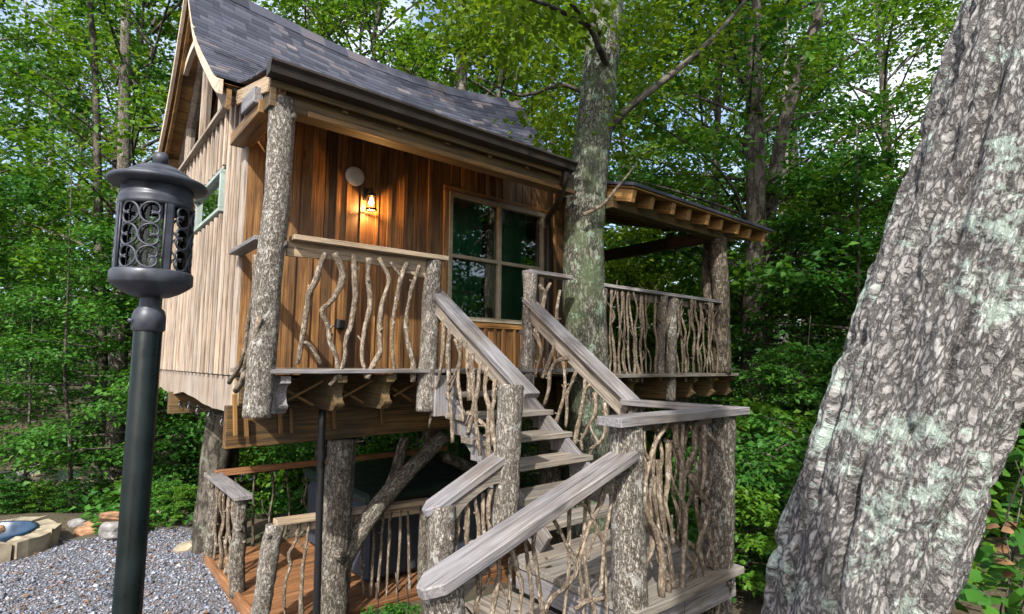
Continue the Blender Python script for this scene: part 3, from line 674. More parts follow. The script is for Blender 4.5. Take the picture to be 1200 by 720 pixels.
# right stub of railing beside the stair head
rr_ = empty('railing', (4.0, YD, 1.6), parent=house)
log('post', [P(617, 441, 1, YD), P(622, 322, 1, YD)], .076, M_POST, rr_, 26, 34, .06, 12, .9, 2)
board('handrail', (3.6, YD, 2.56), (4.2, YD, 2.56), .13, .04, M_GREY, rr_)
pxsticks([([(632, 335), (638, 345), (635, 370), (633, 400), (630, 437)], [[(645, 332), (640, 342), (637, 352)]]), ([(656, 340), (652, 370), (655, 400), (652, 437)], [])], 1, YD, .02, rr_)
# porch railing
pr_ = empty('railing', (5.9, YD, 1.53), parent=house)
board('handrail', (4.62, YD, 2.53), (7.3, YD, 2.53), .12, .04, M_GREY, pr_)
board('sub_rail', (4.7, YD+.03, 2.45), (7.2, YD+.03, 2.45), .03, .08, M_TREAD, pr_, (0, 0, 1))
for a, b, r in (((702, 448), (703, 338), .08), ((773, 440), (776, 346), .06), ((786, 470), (788, 350), .065)):
    log('post', [P(*a, 1, YD), P(*b, 1, YD)], r, M_LOG, pr_, 20, 30, .06)
xs = np.linspace(4.83, 7.07, 31)
for xx in xs:
    if abs(xx-6.0) < .1: continue
    zb = 1.53-random.uniform(-.02, .14)*(random.random() < .6); n = 6; t = np.linspace(0, 1, n)
    pts = np.c_[xx+rng.normal(0, .035, n).cumsum()*.7, np.full(n, YD-.03)+rng.normal(0, .012, n), zb+t*(2.5-zb)]
    fk = []
    if random.random() < .4: i = random.randint(2, 4); fk = [[pts[i], pts[i]+[random.choice([-.07, .07]), 0, .12], pts[i]+[random.choice([-.12, .12]), 0, .3]]]
    stick(pts, random.uniform(.010, .018), M_TWIG, pr_, 'baluster', fk, 6)
# porch posts, beam, roof
log('post', [P(845, 437, 1, YD), P(846, 350, 1, YD), P(842, 280, 1, YD)], .12, M_DLOG, house, 24, 44, .09, 31, .95, 2)
log('post', [P(838, 400, 1, YD+.1), P(828, 330, 1, YD+.25), P(830, 284, 1, YD+.3)], .07, M_DLOG, house, 18, 30, .09, 33)
log('post', [(7.3, 7.6, 1.5), (7.3, 7.6, 3.4)], .1, M_DLOG, house, 18, 30, .08, 35)
board('corner_post', (X1-.02, YW-.03, 1.5), (X1-.02, YW-.03, 3.45), .10, .10, M_FRONT, house, (0, -1, 0))
proof = None
PRF = [(3.62, 3.86), (9.4, 4.0)]
px0, px1 = 4.85, 8.2
Vp = []
def zp(x, y): return 3.655+.29*(y-3.75)
upn = (0, -.29, 1); pw = 3.7
proof = board('porch_roof', (px0, 5.5, zp(0, 5.5)), (px1, 5.5, zp(0, 5.5)), pw, .035, M_ROOF, house, upn)
board('soffit', (px0+.03, 5.5, zp(0, 5.5)-.034), (px1-.03, 5.5, zp(0, 5.5)-.034), pw-.06, .022, M_SOFF, proof, upn)
for i, xx in enumerate(np.linspace(4.95, 8.05, 9)): board('rafter', (xx, 3.80+.03*(i % 2), zp(0, 3.8)-.125), (xx, 7.2, zp(0, 7.2)-.125), .075, .15, M_RAFT, proof)
board('porch_beam', (4.85, YD, 3.52), (7.6, YD, 3.51), .14, .15, M_BEAM, house)
board('porch_beam', (7.3, YD+.1, 3.52), (7.3, 7.7, 3.52), .14, .17, M_BEAM, house)
board('porch_beam', (5.5, 7.6, 3.52), (7.4, 7.6, 3.52), .14, .17, M_BEAM, house)
board('porch_bench', (5.2, 5.6, 2.0), (5.9, 5.6, 2.0), .45, .08, M_DARK, house)
board('porch_bench', (5.2, 5.85, 2.2), (5.9, 5.85, 2.2), .08, .45, M_DARK, house)
# --- stilts under the house
sup = log('stilt', [(2.1, 5.02, float(gz(2.1, 5.02))-.1), (2.12, 5.0, .1), (2.14, 4.98, .955)], .135, M_LOG, house, 40, 80, .075, 51, .9, 0)
kn = P(398, 650, 1, 4.86)
V, F, B = tube(spline([kn+[0, .1, 0], kn+[0, -.03, 0], kn+[0, -.05, 0]], 6), [.07, .075, .06, .05, .045, .04], 16, None, True, .1); mk('stilt_knot', V, F, M_LOG, sup, True, {'bk': B})
br = log('brace_log', [P(396, 668, 1, 4.97), P(428, 615, 1, 4.97), P(470, 560, 1, 4.97), P(520, 512, 1, 4.97)], .085, M_LOG, house, 28, 60, .08, 53, .85, 2)
log('brace_branch', [P(455, 578, 1, 4.97), P(466, 548, 1, 5.02), P(474, 512, 1, 5.05)], .055, M_DLOG, br, 16, 24, .08, 54)
log('brace_log', [P(520, 535, 1, 5.6), P(560, 552, 1, 5.4), P(590, 560, 1, 5.3)], .06, M_DLOG, house, 16, 24, .08, 55)
for x_, y_, r_ in ((1.72, 7.95, .17), (1.95, 8.2, .12), (4.9, 7.9, .16), (4.9, 5.05, .13), (7.2, 4.75, .12), (7.2, 7.6, .14), (3.1, 7.9, .10)):
    log('stilt', [(x_-.05, y_, float(gz(x_, y_))-.15), (x_, y_+.03, .3), (x_+.04, y_, 1.14 if x_ < 5 else 1.3)], r_, M_DLOG if x_ > 2 else M_TREE, house, 24, 40, .09)
# ================================================================ STAIRCASE
LZD = .37; XL, XR, YN, YF = 2.48, 3.62, 1.98, 2.92     # landing level, left/right rails, near/far lines
stair = empty('staircase', (3.05, 2.6, float(gz(3.05, 2.6))), 'weathered L-shaped wooden staircase with landing and branch railings up to the deck', 'staircase')
for z, yf in ((1.395, 4.06), (1.225, 3.80), (1.05, 3.56), (.88, 3.32), (.70, 3.08)):
    board('tread', (2.60, yf-.02, z-.022), (3.60, yf-.02, z-.022), .145, .045, M_TREAD, stair); board('tread', (2.605, yf+.13, z-.023), (3.595, yf+.13, z-.023), .145, .045, M_TREAD, stair)
board('tread', (2.6, 2.98, .53-.02), (3.6, 2.98, .53-.02), .2, .045, M_TREAD, stair)
for xx in (2.66, 3.54):
    board('stringer', (xx, 4.16, 1.40), (xx, 2.82, .42), .045, .17, M_GREY, stair, (0, 0, 1))
    for z, yf in ((1.225, 3.80), (1.05, 3.56), (.88, 3.32), (.70, 3.08)): board('cleat', (xx, yf+.05, z-.05), (xx, yf+.05, z-.17), .06, .10, M_GREY, stair, (0, -1, 0))
board('stair_hanger', (3.5, 4.02, 1.2), (3.5, 4.02, 1.54), .24, .05, M_GREY, stair, (0, -1, 0))
board('stair_hanger', (2.62, 4.02, 1.2), (2.62, 4.02, 1.54), .24, .05, M_GREY, stair, (0, -1, 0))
# landing planks and frame
y = 1.86
for i in range(5):
    wd = .215; yc = y+wd/2; x0 = 2.42+random.uniform(-.01, .01); board('landing_board', (x0, yc, LZD-.02), (3.50+(.06*i)+random.uniform(-.01, .01), yc, LZD-.02), wd-.007, .042, M_TREAD, stair); y += wd
for yy, xe in ((1.93, 3.47), (2.86, 3.72)): board('landing_joist', (2.45, yy, LZD-.115), (xe, yy, LZD-.115), .045, .14, M_GREY, stair)
for xx, xe in ((2.462, 2.462), (3.46, 3.68)): board('landing_joist', (xx, 1.96, LZD-.115), (xe, 2.835, LZD-.115), .045, .14, M_GREY, stair)
for xa, xb, z in ((1.98, 2.40, .19), (1.52, 1.96, .04)):
    board('tread', (xa+(xb-xa)*.25, 1.92, z-.022), (xa+(xb-xa)*.25, 2.90, z-.022), (xb-xa)*.48, .045, M_TREAD, stair); board('tread', (xa+(xb-xa)*.75, 1.92, z-.022), (xa+(xb-xa)*.75, 2.90, z-.022), (xb-xa)*.48, .045, M_TREAD, stair)
    for yy in (2.0, 2.84): board('stringer', (xa, yy, z-.11), (xb+.03, yy, z-.11), .045, .12, M_GREY, stair)
for yy in (2.05, 2.8): log('landing_leg', [(3.55, yy, float(gz(3.55, yy))-.1), (3.55, yy, LZD-.05)], .06, M_DLOG, stair, 14, 14)
# upper flight railings
ul = empty('railing', (2.5, 3.5, 1.0), parent=stair); ur = empty('railing', (3.62, 3.5, 1.0), parent=stair)
A0, A1 = np.array([2.55, 4.16, 2.30]), np.array([2.55, 2.84, 1.43])
board('handrail', A0, A1, .14, .045, M_GREY, ul); board('sub_rail', A0+[-.03, 0, -.09], A1+[-.03, .1, -.04], .03, .11, M_TREAD, ul)
B0, B1 = np.array([3.64, 4.12, 2.28]), np.array([3.64, 2.83, 1.35])
board('handrail', B0, B1, .15, .045, M_GREY, ur); board('sub_rail', B0+[-.02, 0, -.10], B1+[-.02, .05, -.09], .035, .13, M_TREAD, ur)
log('newel_post', [P(592, 640, 1, YF), P(595, 560, 1, YF), P(599, 452, 1, YF)], .088, M_POST, ul, 36, 56, .07, 61, .95, 2)
log('newel_post', [(3.64, 2.80, LZD-.1), (3.64, 2.80, 1.33)], .07, M_LOG, ur, 20, 30, .06, 62)
pxsticks([([(520, 370), (519, 400), (517, 430), (510, 460), (503, 502)], []), ([(528, 385), (525, 410), (525, 440), (527, 470), (531, 520)], []), ([(540, 395), (540, 415), (537, 440), (540, 470), (544, 495)], [[(533, 398), (538, 412), (540, 420)]]),
          ([(553, 415), (553, 440), (557, 480), (562, 535)], []), ([(563, 425), (560, 450), (557, 470), (549, 510)], []), ([(570, 430), (568, 455), (574, 480), (572, 505), (573, 540)], []), ([(580, 445), (578, 475), (577, 500), (583, 535)], []), ([(547, 485), (565, 496), (582, 512)], []), ([(546, 402), (549, 440), (551, 470)], [])], 0, 2.50, .019, ul)
pxsticks([([(627, 385), (632, 405), (634, 412), (629, 433), (628, 442)], []), ([(667, 420), (652, 424), (645, 436), (643, 455), (637, 476)], []), ([(660, 424), (662, 445), (660, 470), (650, 499)], []), ([(676, 435), (666, 460), (664, 485), (663, 502)], []),
          ([(685, 445), (684, 465), (680, 490), (672, 524)], [[(692, 451), (687, 456), (685, 462)]]), ([(697, 460), (698, 480), (690, 500), (681, 516), (682, 528)], []), ([(708, 472), (710, 495), (706, 515), (693, 527), (692, 541)], []), ([(650, 405), (643, 425), (636, 443)], [])], 0, 3.60, .019, ur)
ln = empty('railing', (1.9, YN, 0), parent=stair); lf = empty('railing', (2.1, YF, 0), parent=stair)
# landing railings
ll = empty('railing', (3.0, YN, LZD), parent=stair)
board('handrail', (2.31, YN-.02, 1.342), (3.67, YN-.02, 1.342), .17, .05, M_GREY, ll)
board('handrail', (3.60, 2.07, 1.345), (3.60, 2.88, 1.345), .14, .045, M_GREY, ll)
log('newel_post', [P(742, 800, 1, YN), P(738, 640, 1, YN), P(733, 494, 1, YN)], .096, M_POST, ll, 40, 90, .075, 71, .97, 3)
log('newel_post', [P(838, 760, 1, YN+.02), P(842, 600, 1, YN+.02), P(842, 487, 1, YN+.02)], .092, M_LOG, ll, 32, 60, .08, 72, 1.05, 2)
board('sub_rail', (2.52, YN+.03, 1.29), (3.5, YN+.03, 1.29), .03, .05, M_TREAD, ll, (0, 0, 1))
pxsticks([([(781, 495), (765, 530), (757, 560), (758, 600), (770, 625), (775, 650), (775, 700)], [[(752, 535), (757, 552), (757, 562)]]), ([(784, 520), (783, 560), (780, 590), (787, 620), (789, 640)], []), ([(772, 540), (773, 580), (778, 620), (785, 650), (790, 690), (794, 740)], []),
          ([(800, 497), (799, 540), (797, 580), (803, 600), (801, 650), (800, 720)], []), ([(814, 497), (812, 530), (804, 550), (800, 585)], []), ([(780, 515), (795, 535), (800, 552)], []), ([(808, 557), (820, 580), (830, 595), (827, 615), (818, 640), (825, 670), (832, 702)], []),
          ([(815, 495), (835, 515), (852, 535), (856, 560), (856, 600), (853, 640), (850, 690)], []), ([(835, 605), (845, 630), (853, 645), (843, 680), (840, 735)], []), ([(806, 635), (830, 660), (846, 680), (848, 705)], []), ([(790, 497), (793, 520), (799, 545)], []), ([(824, 497), (826, 540), (822, 575)], [])], 1, YN-.03, .0165, ll, .03)
for x0, x1, zb, zt in ((2.62, 2.74, .30, 1.28), (2.80, 2.70, .22, 1.3), (2.95, 3.06, .18, 1.3), (3.12, 3.2, .25, 1.3), (3.3, 3.22, .2, 1.3), (3.05, 2.88, .3, 1.2)):
    t = np.linspace(0, 1, 7); stick(np.c_[x0+(x1-x0)*t+rng.normal(0, .028, 7), np.full(7, YN-.01)+rng.normal(0, .02, 7), zb+t*(zt-zb)], random.uniform(.011, .016), M_STICK, ll)
for x0, x1, zb, zt in ((1.62, 1.66, .1, .87), (1.78, 1.72, .12, .9), (1.95, 2.03, .15, .97), (2.2, 2.13, .2, 1.03), (2.3, 2.36, .25, 1.08)):
    t = np.linspace(0, 1, 6); stick(np.c_[x0+(x1-x0)*t+rng.normal(0, .022, 6), np.full(6, YN+.0)+rng.normal(0, .015, 6), zb+t*(zt-zb)], random.uniform(.009, .012), M_STICK, ln)
for yy in (2.25, 2.4, 2.55, 2.7):
    t = np.linspace(0, 1, 6); stick(np.c_[np.full(6, 3.60)+rng.normal(0, .01, 6), yy+rng.normal(0, .03, 6).cumsum(), LZD-.05+t*.95], .016, M_STICK, ll)
# lower flight railings: caps with clipped ends, arched board below
def caprail(p0, p1, par, W=.16, T=.05, nose=.07, name='handrail'):
    Mx, L_ = frame(p0, p1); h, c = L_/2, nose
    poly = [(-h, -W/2), (h-c, -W/2), (h, -W/2+c*.8), (h, W/2-c*.8), (h-c, W/2), (-h, W/2)]
    V = [(a, b, z) for z in (-T/2, T/2) for a, b in poly]; n = 6
    me = bpy.data.meshes.new(name); bm = bmesh.new(); vs = [bm.verts.new(v) for v in V]
    bm.faces.new(vs[:n][::-1]); bm.faces.new(vs[n:])
    for i in range(n): bm.faces.new([vs[i], vs[(i+1) % n], vs[n+(i+1) % n], vs[n+i]])
    bmesh.ops.bevel(bm, geom=bm.edges[:], offset=.006, segments=1, affect='EDGES'); bm.to_mesh(me); bm.free(); me.materials.append(M_GREY)
    return obj(name, me, par, Mx)
C0, C1 = np.array([2.45, YN-.03, 1.165]), np.array([1.17, YN-.03, .755]); caprail(C0, C1, ln)
D0, D1 = np.array([2.42, YF+.02, 1.05]), np.array([1.78, YF+.02, .755]); caprail(D0, D1, lf, .15)
def subarch(p0, p1, y, par, d0=.10, d1=.17):
    t = np.linspace(0, 1, 16); top = [(p0[0]+(p1[0]-p0[0])*a, p0[2]+(p1[2]-p0[2])*a-.028) for a in t]
    low = [(x_, z_-.065-(d1)*abs(2*a-1)**3*.8) for (x_, z_), a in zip(top, t)]
    prism('sub_rail', top+low[::-1], 1, y-.018, y+.018, M_TREAD, par)
subarch(C0, C1+np.array([.12, 0, .04]), YN+.02, ln); subarch(D0, D1+np.array([.1, 0, .045]), YF-.02, lf, .1, .22)
log('newel_post', [(1.30, YN+.0, float(gz(1.3, YN))-.1), (1.305, YN, .45), (1.31, YN, .775)], .078, M_POST, ln, 32, 44, .07, 81, 1., 1)
log('newel_post', [(1.90, YF, float(gz(1.9, YF))-.1), (1.90, YF, .4), (1.90, YF, .79)], .078, M_POST, lf, 30, 40, .07, 82, 1., 1)
pxsticks([([(562, 664), (560, 690), (557, 720), (556, 745)], []), ([(583, 650), (585, 670), (581, 690), (576, 720), (573, 745)], []), ([(597, 640), (604, 655), (606, 670), (612, 685), (610, 705), (607, 735)], []), ([(629, 618), (625, 640), (629, 665), (632, 690), (634, 710), (638, 740)], []),
          ([(648, 608), (660, 630), (668, 645), (675, 660), (673, 675), (660, 690), (645, 702), (638, 722)], []), ([(716, 545), (711, 565), (705, 585), (695, 605), (685, 630), (678, 660), (682, 690), (686, 735)], []), ([(672, 588), (688, 595), (697, 610), (700, 622), (706, 635), (706, 665), (704, 692)], [[(691, 580), (690, 590), (691, 598)]]), ([(674, 714), (688, 705), (706, 701)], [])], 1, YN-.01, .0125, ln)
pxsticks([([(545, 590), (547, 605), (546, 625), (548, 650)], []), ([(556, 583), (560, 610), (561, 640)], []), ([(574, 572), (573, 600), (576, 640)], []), ([(537, 602), (536, 625), (533, 650)], []), ([(566, 578), (566, 610), (568, 642)], [])], 1, YF, .016, lf)

# ================================================================ LOWER PATIO DECK, HOT TUB, DRAIN PIPE
PZ = -.62
patio = empty('patio_deck', (3.2, 6.3, float(gz(3.2, 6.3))), 'reddish plank patio deck with branch railings underneath the cabin', 'deck')
y = 5.02
while y < 7.5:
    board('deck_board', (1.58, y+.068, PZ-.02), (5.2, y+.068, PZ-.02), .132, .036, M_PATIO, patio); y += .138
board('rim_board', (1.57, 5.0, PZ-.06), (1.57, 7.55, PZ-.06), .04, .16, M_PATIO, patio); board('rim_board', (1.6, 5.0, PZ-.12), (5.2, 5.0, PZ-.12), .04, .16, M_PATIO, patio)
pl = empty('railing', (1.6, 6.8, PZ), parent=patio); pf = empty('railing', (3.0, 5.1, PZ), parent=patio); pb = empty('railing', (3.2, 7.45, PZ), parent=patio)
board('handrail', (1.58, 6.02, .30), (1.60, 7.55, .30), .17, .045, M_GREY, pl)
log('post', [P(277, 698, 1, 6.13), P(279, 640, 1, 6.13), P(281, 584, 1, 6.13)], .068, M_LOG, pl, 24, 40, .09, 91, .95, 3)
log('post', [(1.6, 7.42, -.75), (1.62, 7.42, -.2), (1.6, 7.42, .29)], .065, M_LOG, pl, 22, 34, .09, 92, .95, 2)
for yy in (6.35, 6.5, 6.68, 6.85, 7.0, 7.18):
    t = np.linspace(0, 1, 6); stick(np.c_[1.6+rng.normal(0, .02, 6), yy+rng.normal(0, .05, 6).cumsum()*.7, PZ-.05+t*.93], random.uniform(.016, .024), M_STICK, pl)
board('handrail', (1.62, 7.46, .31), (4.9, 7.46, .31), .09, .07, M_PATIO, pb)
for xx in np.arange(1.85, 4.8, .21):
    t = np.linspace(0, 1, 5); stick(np.c_[xx+rng.normal(0, .03, 5), np.full(5, 7.46), PZ+t*.9], random.uniform(.013, .02), M_DLOG, pb)
FR0, FR1 = np.array([1.60, 5.1, .265]), np.array([3.15, 5.1, .215])
board('handrail', FR0, FR1, .12, .045, M_BLOND, pf); board('sub_rail', FR0+[.14, .02, -.07], FR1+[0, .02, -.07], .03, .09, M_BLOND, pf, (0, 0, 1))
log('post', [P(303, 735, 1, 5.1), P(311, 680, 1, 5.1), P(321, 616, 1, 5.1)], .073, M_POST, pf, 26, 44, .09, 94, 1.1, 2)
log('post', [(3.1, 5.1, -.85), (3.1, 5.1, .2)], .06, M_LOG, pf, 20, 30, .08, 95)
pxsticks([([(351, 612), (347, 635), (338, 650), (340, 662), (333, 690), (334, 735)], []), ([(363, 612), (359, 640), (354, 680), (354, 735)], []), ([(415, 604), (413, 640), (408, 690)], []), ([(437, 603), (438, 640), (434, 700)], []), ([(449, 600), (446, 650), (442, 700)], []), ([(458, 600), (455, 650), (453, 705)], []), ([(470, 598), (468, 650), (464, 705)], []), ([(478, 598), (479, 650), (480, 700)], []), ([(427, 603), (424, 660), (427, 700)], [])], 1, 5.1, .017, pf)
tub = empty('hot_tub', (3.55, 6.3, PZ), 'square hot tub with dark green vinyl cover under the cabin floor', 'hot tub')
board('tub_cabinet', (2.62, 6.3, -.22), (4.4, 6.3, -.22), 1.75, .76, M_TUB, tub, (0, 0, 1), .05)
board('tub_cover', (2.58, 6.3, .24), (4.44, 6.3, .24), 1.83, .12, M_COVER, tub, (0, 0, 1), .035); board('tub_cover_flap', (3.5, 5.37, .20), (4.44, 5.37, .20), .012, .16, M_COVER, tub, (0, 0, 1), .0)
for xx in (2.9, 3.5, 4.1): board('cabinet_panel', (xx-.26, 5.418, -.25), (xx+.26, 5.418, -.25), .012, .6, M_TUB, tub, (0, 0, 1), .003)
dp = empty('drain_pipe', P(371, 735, 1, 4.5), 'narrow black vertical drain pipe beside the log stilt', 'pipe')
q0, q1 = P(371, 735, 1, 4.5), P(378, 468, 1, 4.5)
pipe('pipe', [q0-[0, 0, .2], q1], .029, M_DPIPE, dp, 10); V, F = lathe([(.033, 0), (.038, 0), (.038, .05), (.033, .05)], 16, q1-[0, 0, .06]); mk('coupling', V, F, M_DPIPE, dp, True)
V, F = lathe([(.0, .06), (.036, .055), (.042, .03), (.042, 0), (.03, 0)], 16, q1); mk('cap', V, F, M_DPIPE, dp, True)

# ================================================================ LAMPS AND SMALL THINGS
LB = PD(172, 423, 1.45); lx, ly = LB[0]-.002, LB[1]
lamp = empty('lamp_post', (lx, ly, float(gz(lx, ly))), 'dark metal lamp post topped by a round lantern with scrollwork panels', 'lamp')
def lat(name, prof, mat, n=40, par=lamp):
    V, F = lathe([(q*.87, z-.01) for q, z in prof], n, (lx, ly, 0)); return mk(name, V, F, mat, par, True)
lat('pole', [(.0375, -.05), (.0375, 1.745), (.036, 1.748)], M_POLE)
lat('pole_collar', [(.0385, 1.735), (.0445, 1.74), (.0445, 1.772), (.040, 1.79), (.029, 1.80), (.026, 1.83)], M_LAMP)
V, F = lathe([(.006, 0), (.006, .006), (.0, .008)], 10); mk('set_screw', np.c_[V[:, 2]*-1+lx-.04, V[:, 0]+ly-.012, V[:, 1]+1.752], F, M_LAMP, lamp, True)
lat('lantern_base', [(.02, 1.825), (.05, 1.828), (.075, 1.838), (.100, 1.853), (.106, 1.858), (.110, 1.862), (.110, 1.888), (.106, 1.893), (.0, 1.895)], M_LAMP)
lat('lantern_ring', [(.094, 2.062), (.101, 2.064), (.103, 2.072), (.100, 2.078), (.103, 2.084), (.100, 2.092), (.097, 2.096), (.097, 2.125), (.0, 2.126)], M_LAMP)
lat('lantern_hood', [(.095, 2.118), (.128, 2.124), (.134, 2.129), (.135, 2.134), (.131, 2.139), (.110, 2.147), (.085, 2.157), (.083, 2.162), (.076, 2.166), (.055, 2.178), (.028, 2.186), (.012, 2.189), (.0, 2.19)], M_LAMP)
lat('finial', [(.0, 2.183), (.012, 2.187), (.014, 2.191), (.020, 2.197), (.0225, 2.206), (.020, 2.216), (.012, 2.2225), (.0, 2.2245)], M_LAMP, 20)
lat('lantern_glass', [(.086, 1.894), (.086, 2.066)], M_JAR)
lat('lamp_holder', [(.0, 1.895), (.016, 1.896), (.016, 1.93), (.010, 1.94), (.0, 1.942)], M_LAMP, 16)
phi0 = math.atan2(-RC[1, 0], -RC[0, 0])   # direction to camera's left
toC = math.atan2(O[1]-ly, O[0]-lx)
RB = .0855
def cyl(a, z, r=RB): return (lx+r*math.cos(a), ly+r*math.sin(a), z-.01)
bars = [toC+math.radians(d) for d in (33, 123, 213, 303)]
bars = [toC+math.radians(d) for d in (19, 109, 199, 289)]
for a in bars:
    V = []
    for z in (1.892, 2.066):
        for da, r in ((-.075, RB+.004), (.075, RB+.004), (.075, RB-.006), (-.075, RB-.006)): V.append(cyl(a+da, z, r))
    mk('lantern_bar', V, [[0, 1, 5, 4], [1, 2, 6, 5], [2, 3, 7, 6], [3, 0, 4, 7], [0, 3, 2, 1], [4, 5, 6, 7]], M_LAMP, lamp)
    for s in (-1, 1):
        V, F, B = tube(spline([cyl(a+s*.11, 1.893), cyl(a+s*.11, 2.065)], 3), .0028, 6); mk('lantern_bar', V, F, M_LAMP, lamp, True)
def scroll(ac, zc, s):
    """C-scroll with its back to the panel's centre line and both ends rolled in"""
    full = []
    for th in np.linspace(-math.radians(285), math.radians(285), 56):
        f_ = 1-.72*max(0, (abs(th)-math.radians(95))/math.radians(190)); sg_ = 1 if th > 0 else -1
        oz = sg_*(.0275*(1-f_))*.62
        full.append((s*(.0300-.0285*f_*math.cos(th)*(1 if abs(th) < 1.66 else .8)), oz+.0275*f_*math.sin(th)))
    w3 = [cyl(ac+u/RB, zc+v, RB+.001*s) for u, v in full]
    V, F, B = tube(np.array(w3), .0030, 6); return mk('scroll', V, F, M_LAMP, lamp, True)
for k in range(4):
    ac = bars[k]+math.pi/4
    for zc in (1.922, 1.979, 2.036):
        for s in (-1, 1): scroll(ac, zc, s)
# wall sconce (lit)
sx, sz = 2.28, 3.19
sy = YW-.055
scn = empty('wall_sconce', (sx, YW-.03, sz), 'lit jar lantern sconce glowing orange on the brown board wall', 'sconce')
def lat2(name, prof, mat, c, par, n=20): V, F = lathe(prof, n, c); return mk(name, V, F, mat, par, True)
board('back_plate', (sx, YW-.045, sz+.02), (sx, YW-.045, sz+.15), .10, .02, M_DPIPE, scn, (0, -1, 0))
pipe('arm', [(sx, YW-.05, sz+.10), (sx, YW-.10, sz+.135), (sx, YW-.13, sz+.11), (sx, YW-.13, sz+.08)], .009, M_DPIPE, scn)
C_ = (sx, YW-.13, sz)
lat2('socket', [(.0, .085), (.03, .083), (.045, .062), (.045, .05), (.0, .05)], M_DPIPE, C_, scn)
lat2('glass_jar', [(.046, .052), (.049, .03), (.051, -.04), (.050, -.075)], M_JAR, C_, scn)
lat2('jar_rim', [(.048, -.07), (.056, -.07), (.056, -.088), (.048, -.088), (.048, -.07)], M_DPIPE, C_, scn)
lat2('bulb', [(.0, .04), (.010, .038), (.014, .02), (.022, -.005), (.020, -.025), (.0, -.038)], M_BULB, C_, scn)
pl_ = bpy.data.lights.new('sconce_light', 'POINT'); pl_.energy = 13; pl_.color = (1, .5, .16); pl_.shadow_soft_size = .02
po = bpy.data.objects.new('sconce_light', pl_); col.objects.link(po); setparent(po, scn, Matrix.Translation((sx, YW-.13, sz-.055)))
spk = empty('wall_disc', (2.14, YW-.04, 3.43), 'pale round disc fitting mounted on brown wall above the lit sconce', 'wall fitting')
for nm, pf_, mm in (('rim', [(.0, .03), (.085, .03), (.092, .022), (.095, 0), (.0, 0)], M_DISC), ('ring', [(.05, .031), (.056, .034), (.06, .031)], M_DISC)):
    V, F = lathe(pf_, 32); mk(nm, np.c_[V[:, 0]+2.14, YW-.04-V[:, 2], V[:, 1]+3.43], F, mm, spk, True)
# black outlet box on the wall
ob = empty('outlet_box', P(399, 380, 1, YW-.05), 'small black weatherproof outlet box low on the brown wall behind balusters', 'outlet')
q = P(399, 380, 1, YW-.06); board('box', q+[0, 0, -.05], q+[0, 0, .05], .08, .05, M_DPIPE, ob, (0, -1, 0), .01); board('lid', q+[0, -.03, -.04], q+[0, -.03, .04], .062, .016, M_DPIPE, ob, (0, -1, 0), .006)
# festoon bulbs
def bulbstring(pts, label, nm='string_light', drop=.045):
    st = empty(nm, pts[0], label, 'string light')
    w3 = []
    for a, b in zip(pts[:-1], pts[1:]):
        for t in np.linspace(0, 1, 6)[:-1]: w3.append(lerp(a, b, t)-[0, 0, .03*math.sin(math.pi*t)])
    V, F, B = tube(np.array(w3+[pts[-1]]), .004, 5); mk('cable', V, F, M_DPIPE, st, True)
    for p in pts:
        s_o = lat2('bulb_socket', [(.0, 0), (.011, 0), (.012, -.03), (.0, -.031)], M_DPIPE, p, st, 10)
        lat2('bulb', [(.008, -.028), (.018, -.05), (.021, -.068), (.016, -.088), (.0, -.096)], M_JAR, p, s_o, 12)
bulbstring([P(a, b, 0, 1.26) for a, b in ((195, 462), (203, 466), (211, 469), (222, 471), (232, 475), (246, 480), (261, 487))], 'row of clear festoon bulbs hanging under the weathered gable wall')
bulbstring([(1.9, 7.40, .28), (2.3, 7.40, .28), (2.7, 7.40, .28), (3.05, 7.40, .28)], 'clear festoon bulbs along the back patio railing under the cabin')
# fire pit of stone blocks with blue basin
fx, fy = PD(2, 423, 7.1)[:2]; fz = float(gz(fx, fy))
pit = empty('fire_pit', (fx, fy, fz), 'ring of tan stone blocks holding a blue metal basin on gravel', 'fire pit')
for i in range(11):
    a0, a1 = i*2*math.pi/11+.03, (i+1)*2*math.pi/11-.03; V = []; hh = random.uniform(.19, .24); rr = random.uniform(.84, .88)
    for z in (-.08, hh):
        for r_ in (.50, rr-.12):
            for t in np.linspace(a0, a1, 4): V.append((fx+r_*math.cos(t)*(1+random.uniform(-.03, .03)), fy+r_*math.sin(t), fz+z+random.uniform(-.02, .02)))
    F = []
    for k in range(3): F += [[k+1, k, 4+k, 4+k+1], [8+k, 8+k+1, 12+k+1, 12+k], [4+k, 12+k, 12+k+1, 4+k+1], [k+1, 9+k, 8+k, k]]
    F += [[0, 8, 12, 4], [3, 7, 15, 11]]
    mk('stone_block', V, F, M_STONE, pit)
V, F = lathe([(.52, .20), (.52, .235), (.49, .24), (.47, .225), (.45, .06), (.0, .04)], 40, (fx, fy, fz)); mk('basin', V, F, M_BLUE, pit, True)
rock('stone', (fx+.1, fy+.1, fz+.22), (.09, .08, .06), M_ROCK, pit, 3)
q = PD(137, 636, 7.3); q[2] = float(gz(q[0], q[1]))
tag(rock('boulder', q+[0, 0, .12], (.2, .17, .12), M_GROCK, None, 21, 3), 'grey boulder on gravel beneath a slanting rust-coloured slab', 'boulder')
sr = rock('boulder', (0, 0, 0), (.3, .25, .075), M_ROCK, None, 22, 3); sr.matrix_basis = Matrix.Translation(Vector(q+[.05, .08, .215])) @ Matrix.Rotation(.35, 4, 'Y') @ Matrix.Rotation(-.3, 4, 'X'); tag(sr, 'flat rust-coloured slab leaning on the grey boulder', 'boulder')
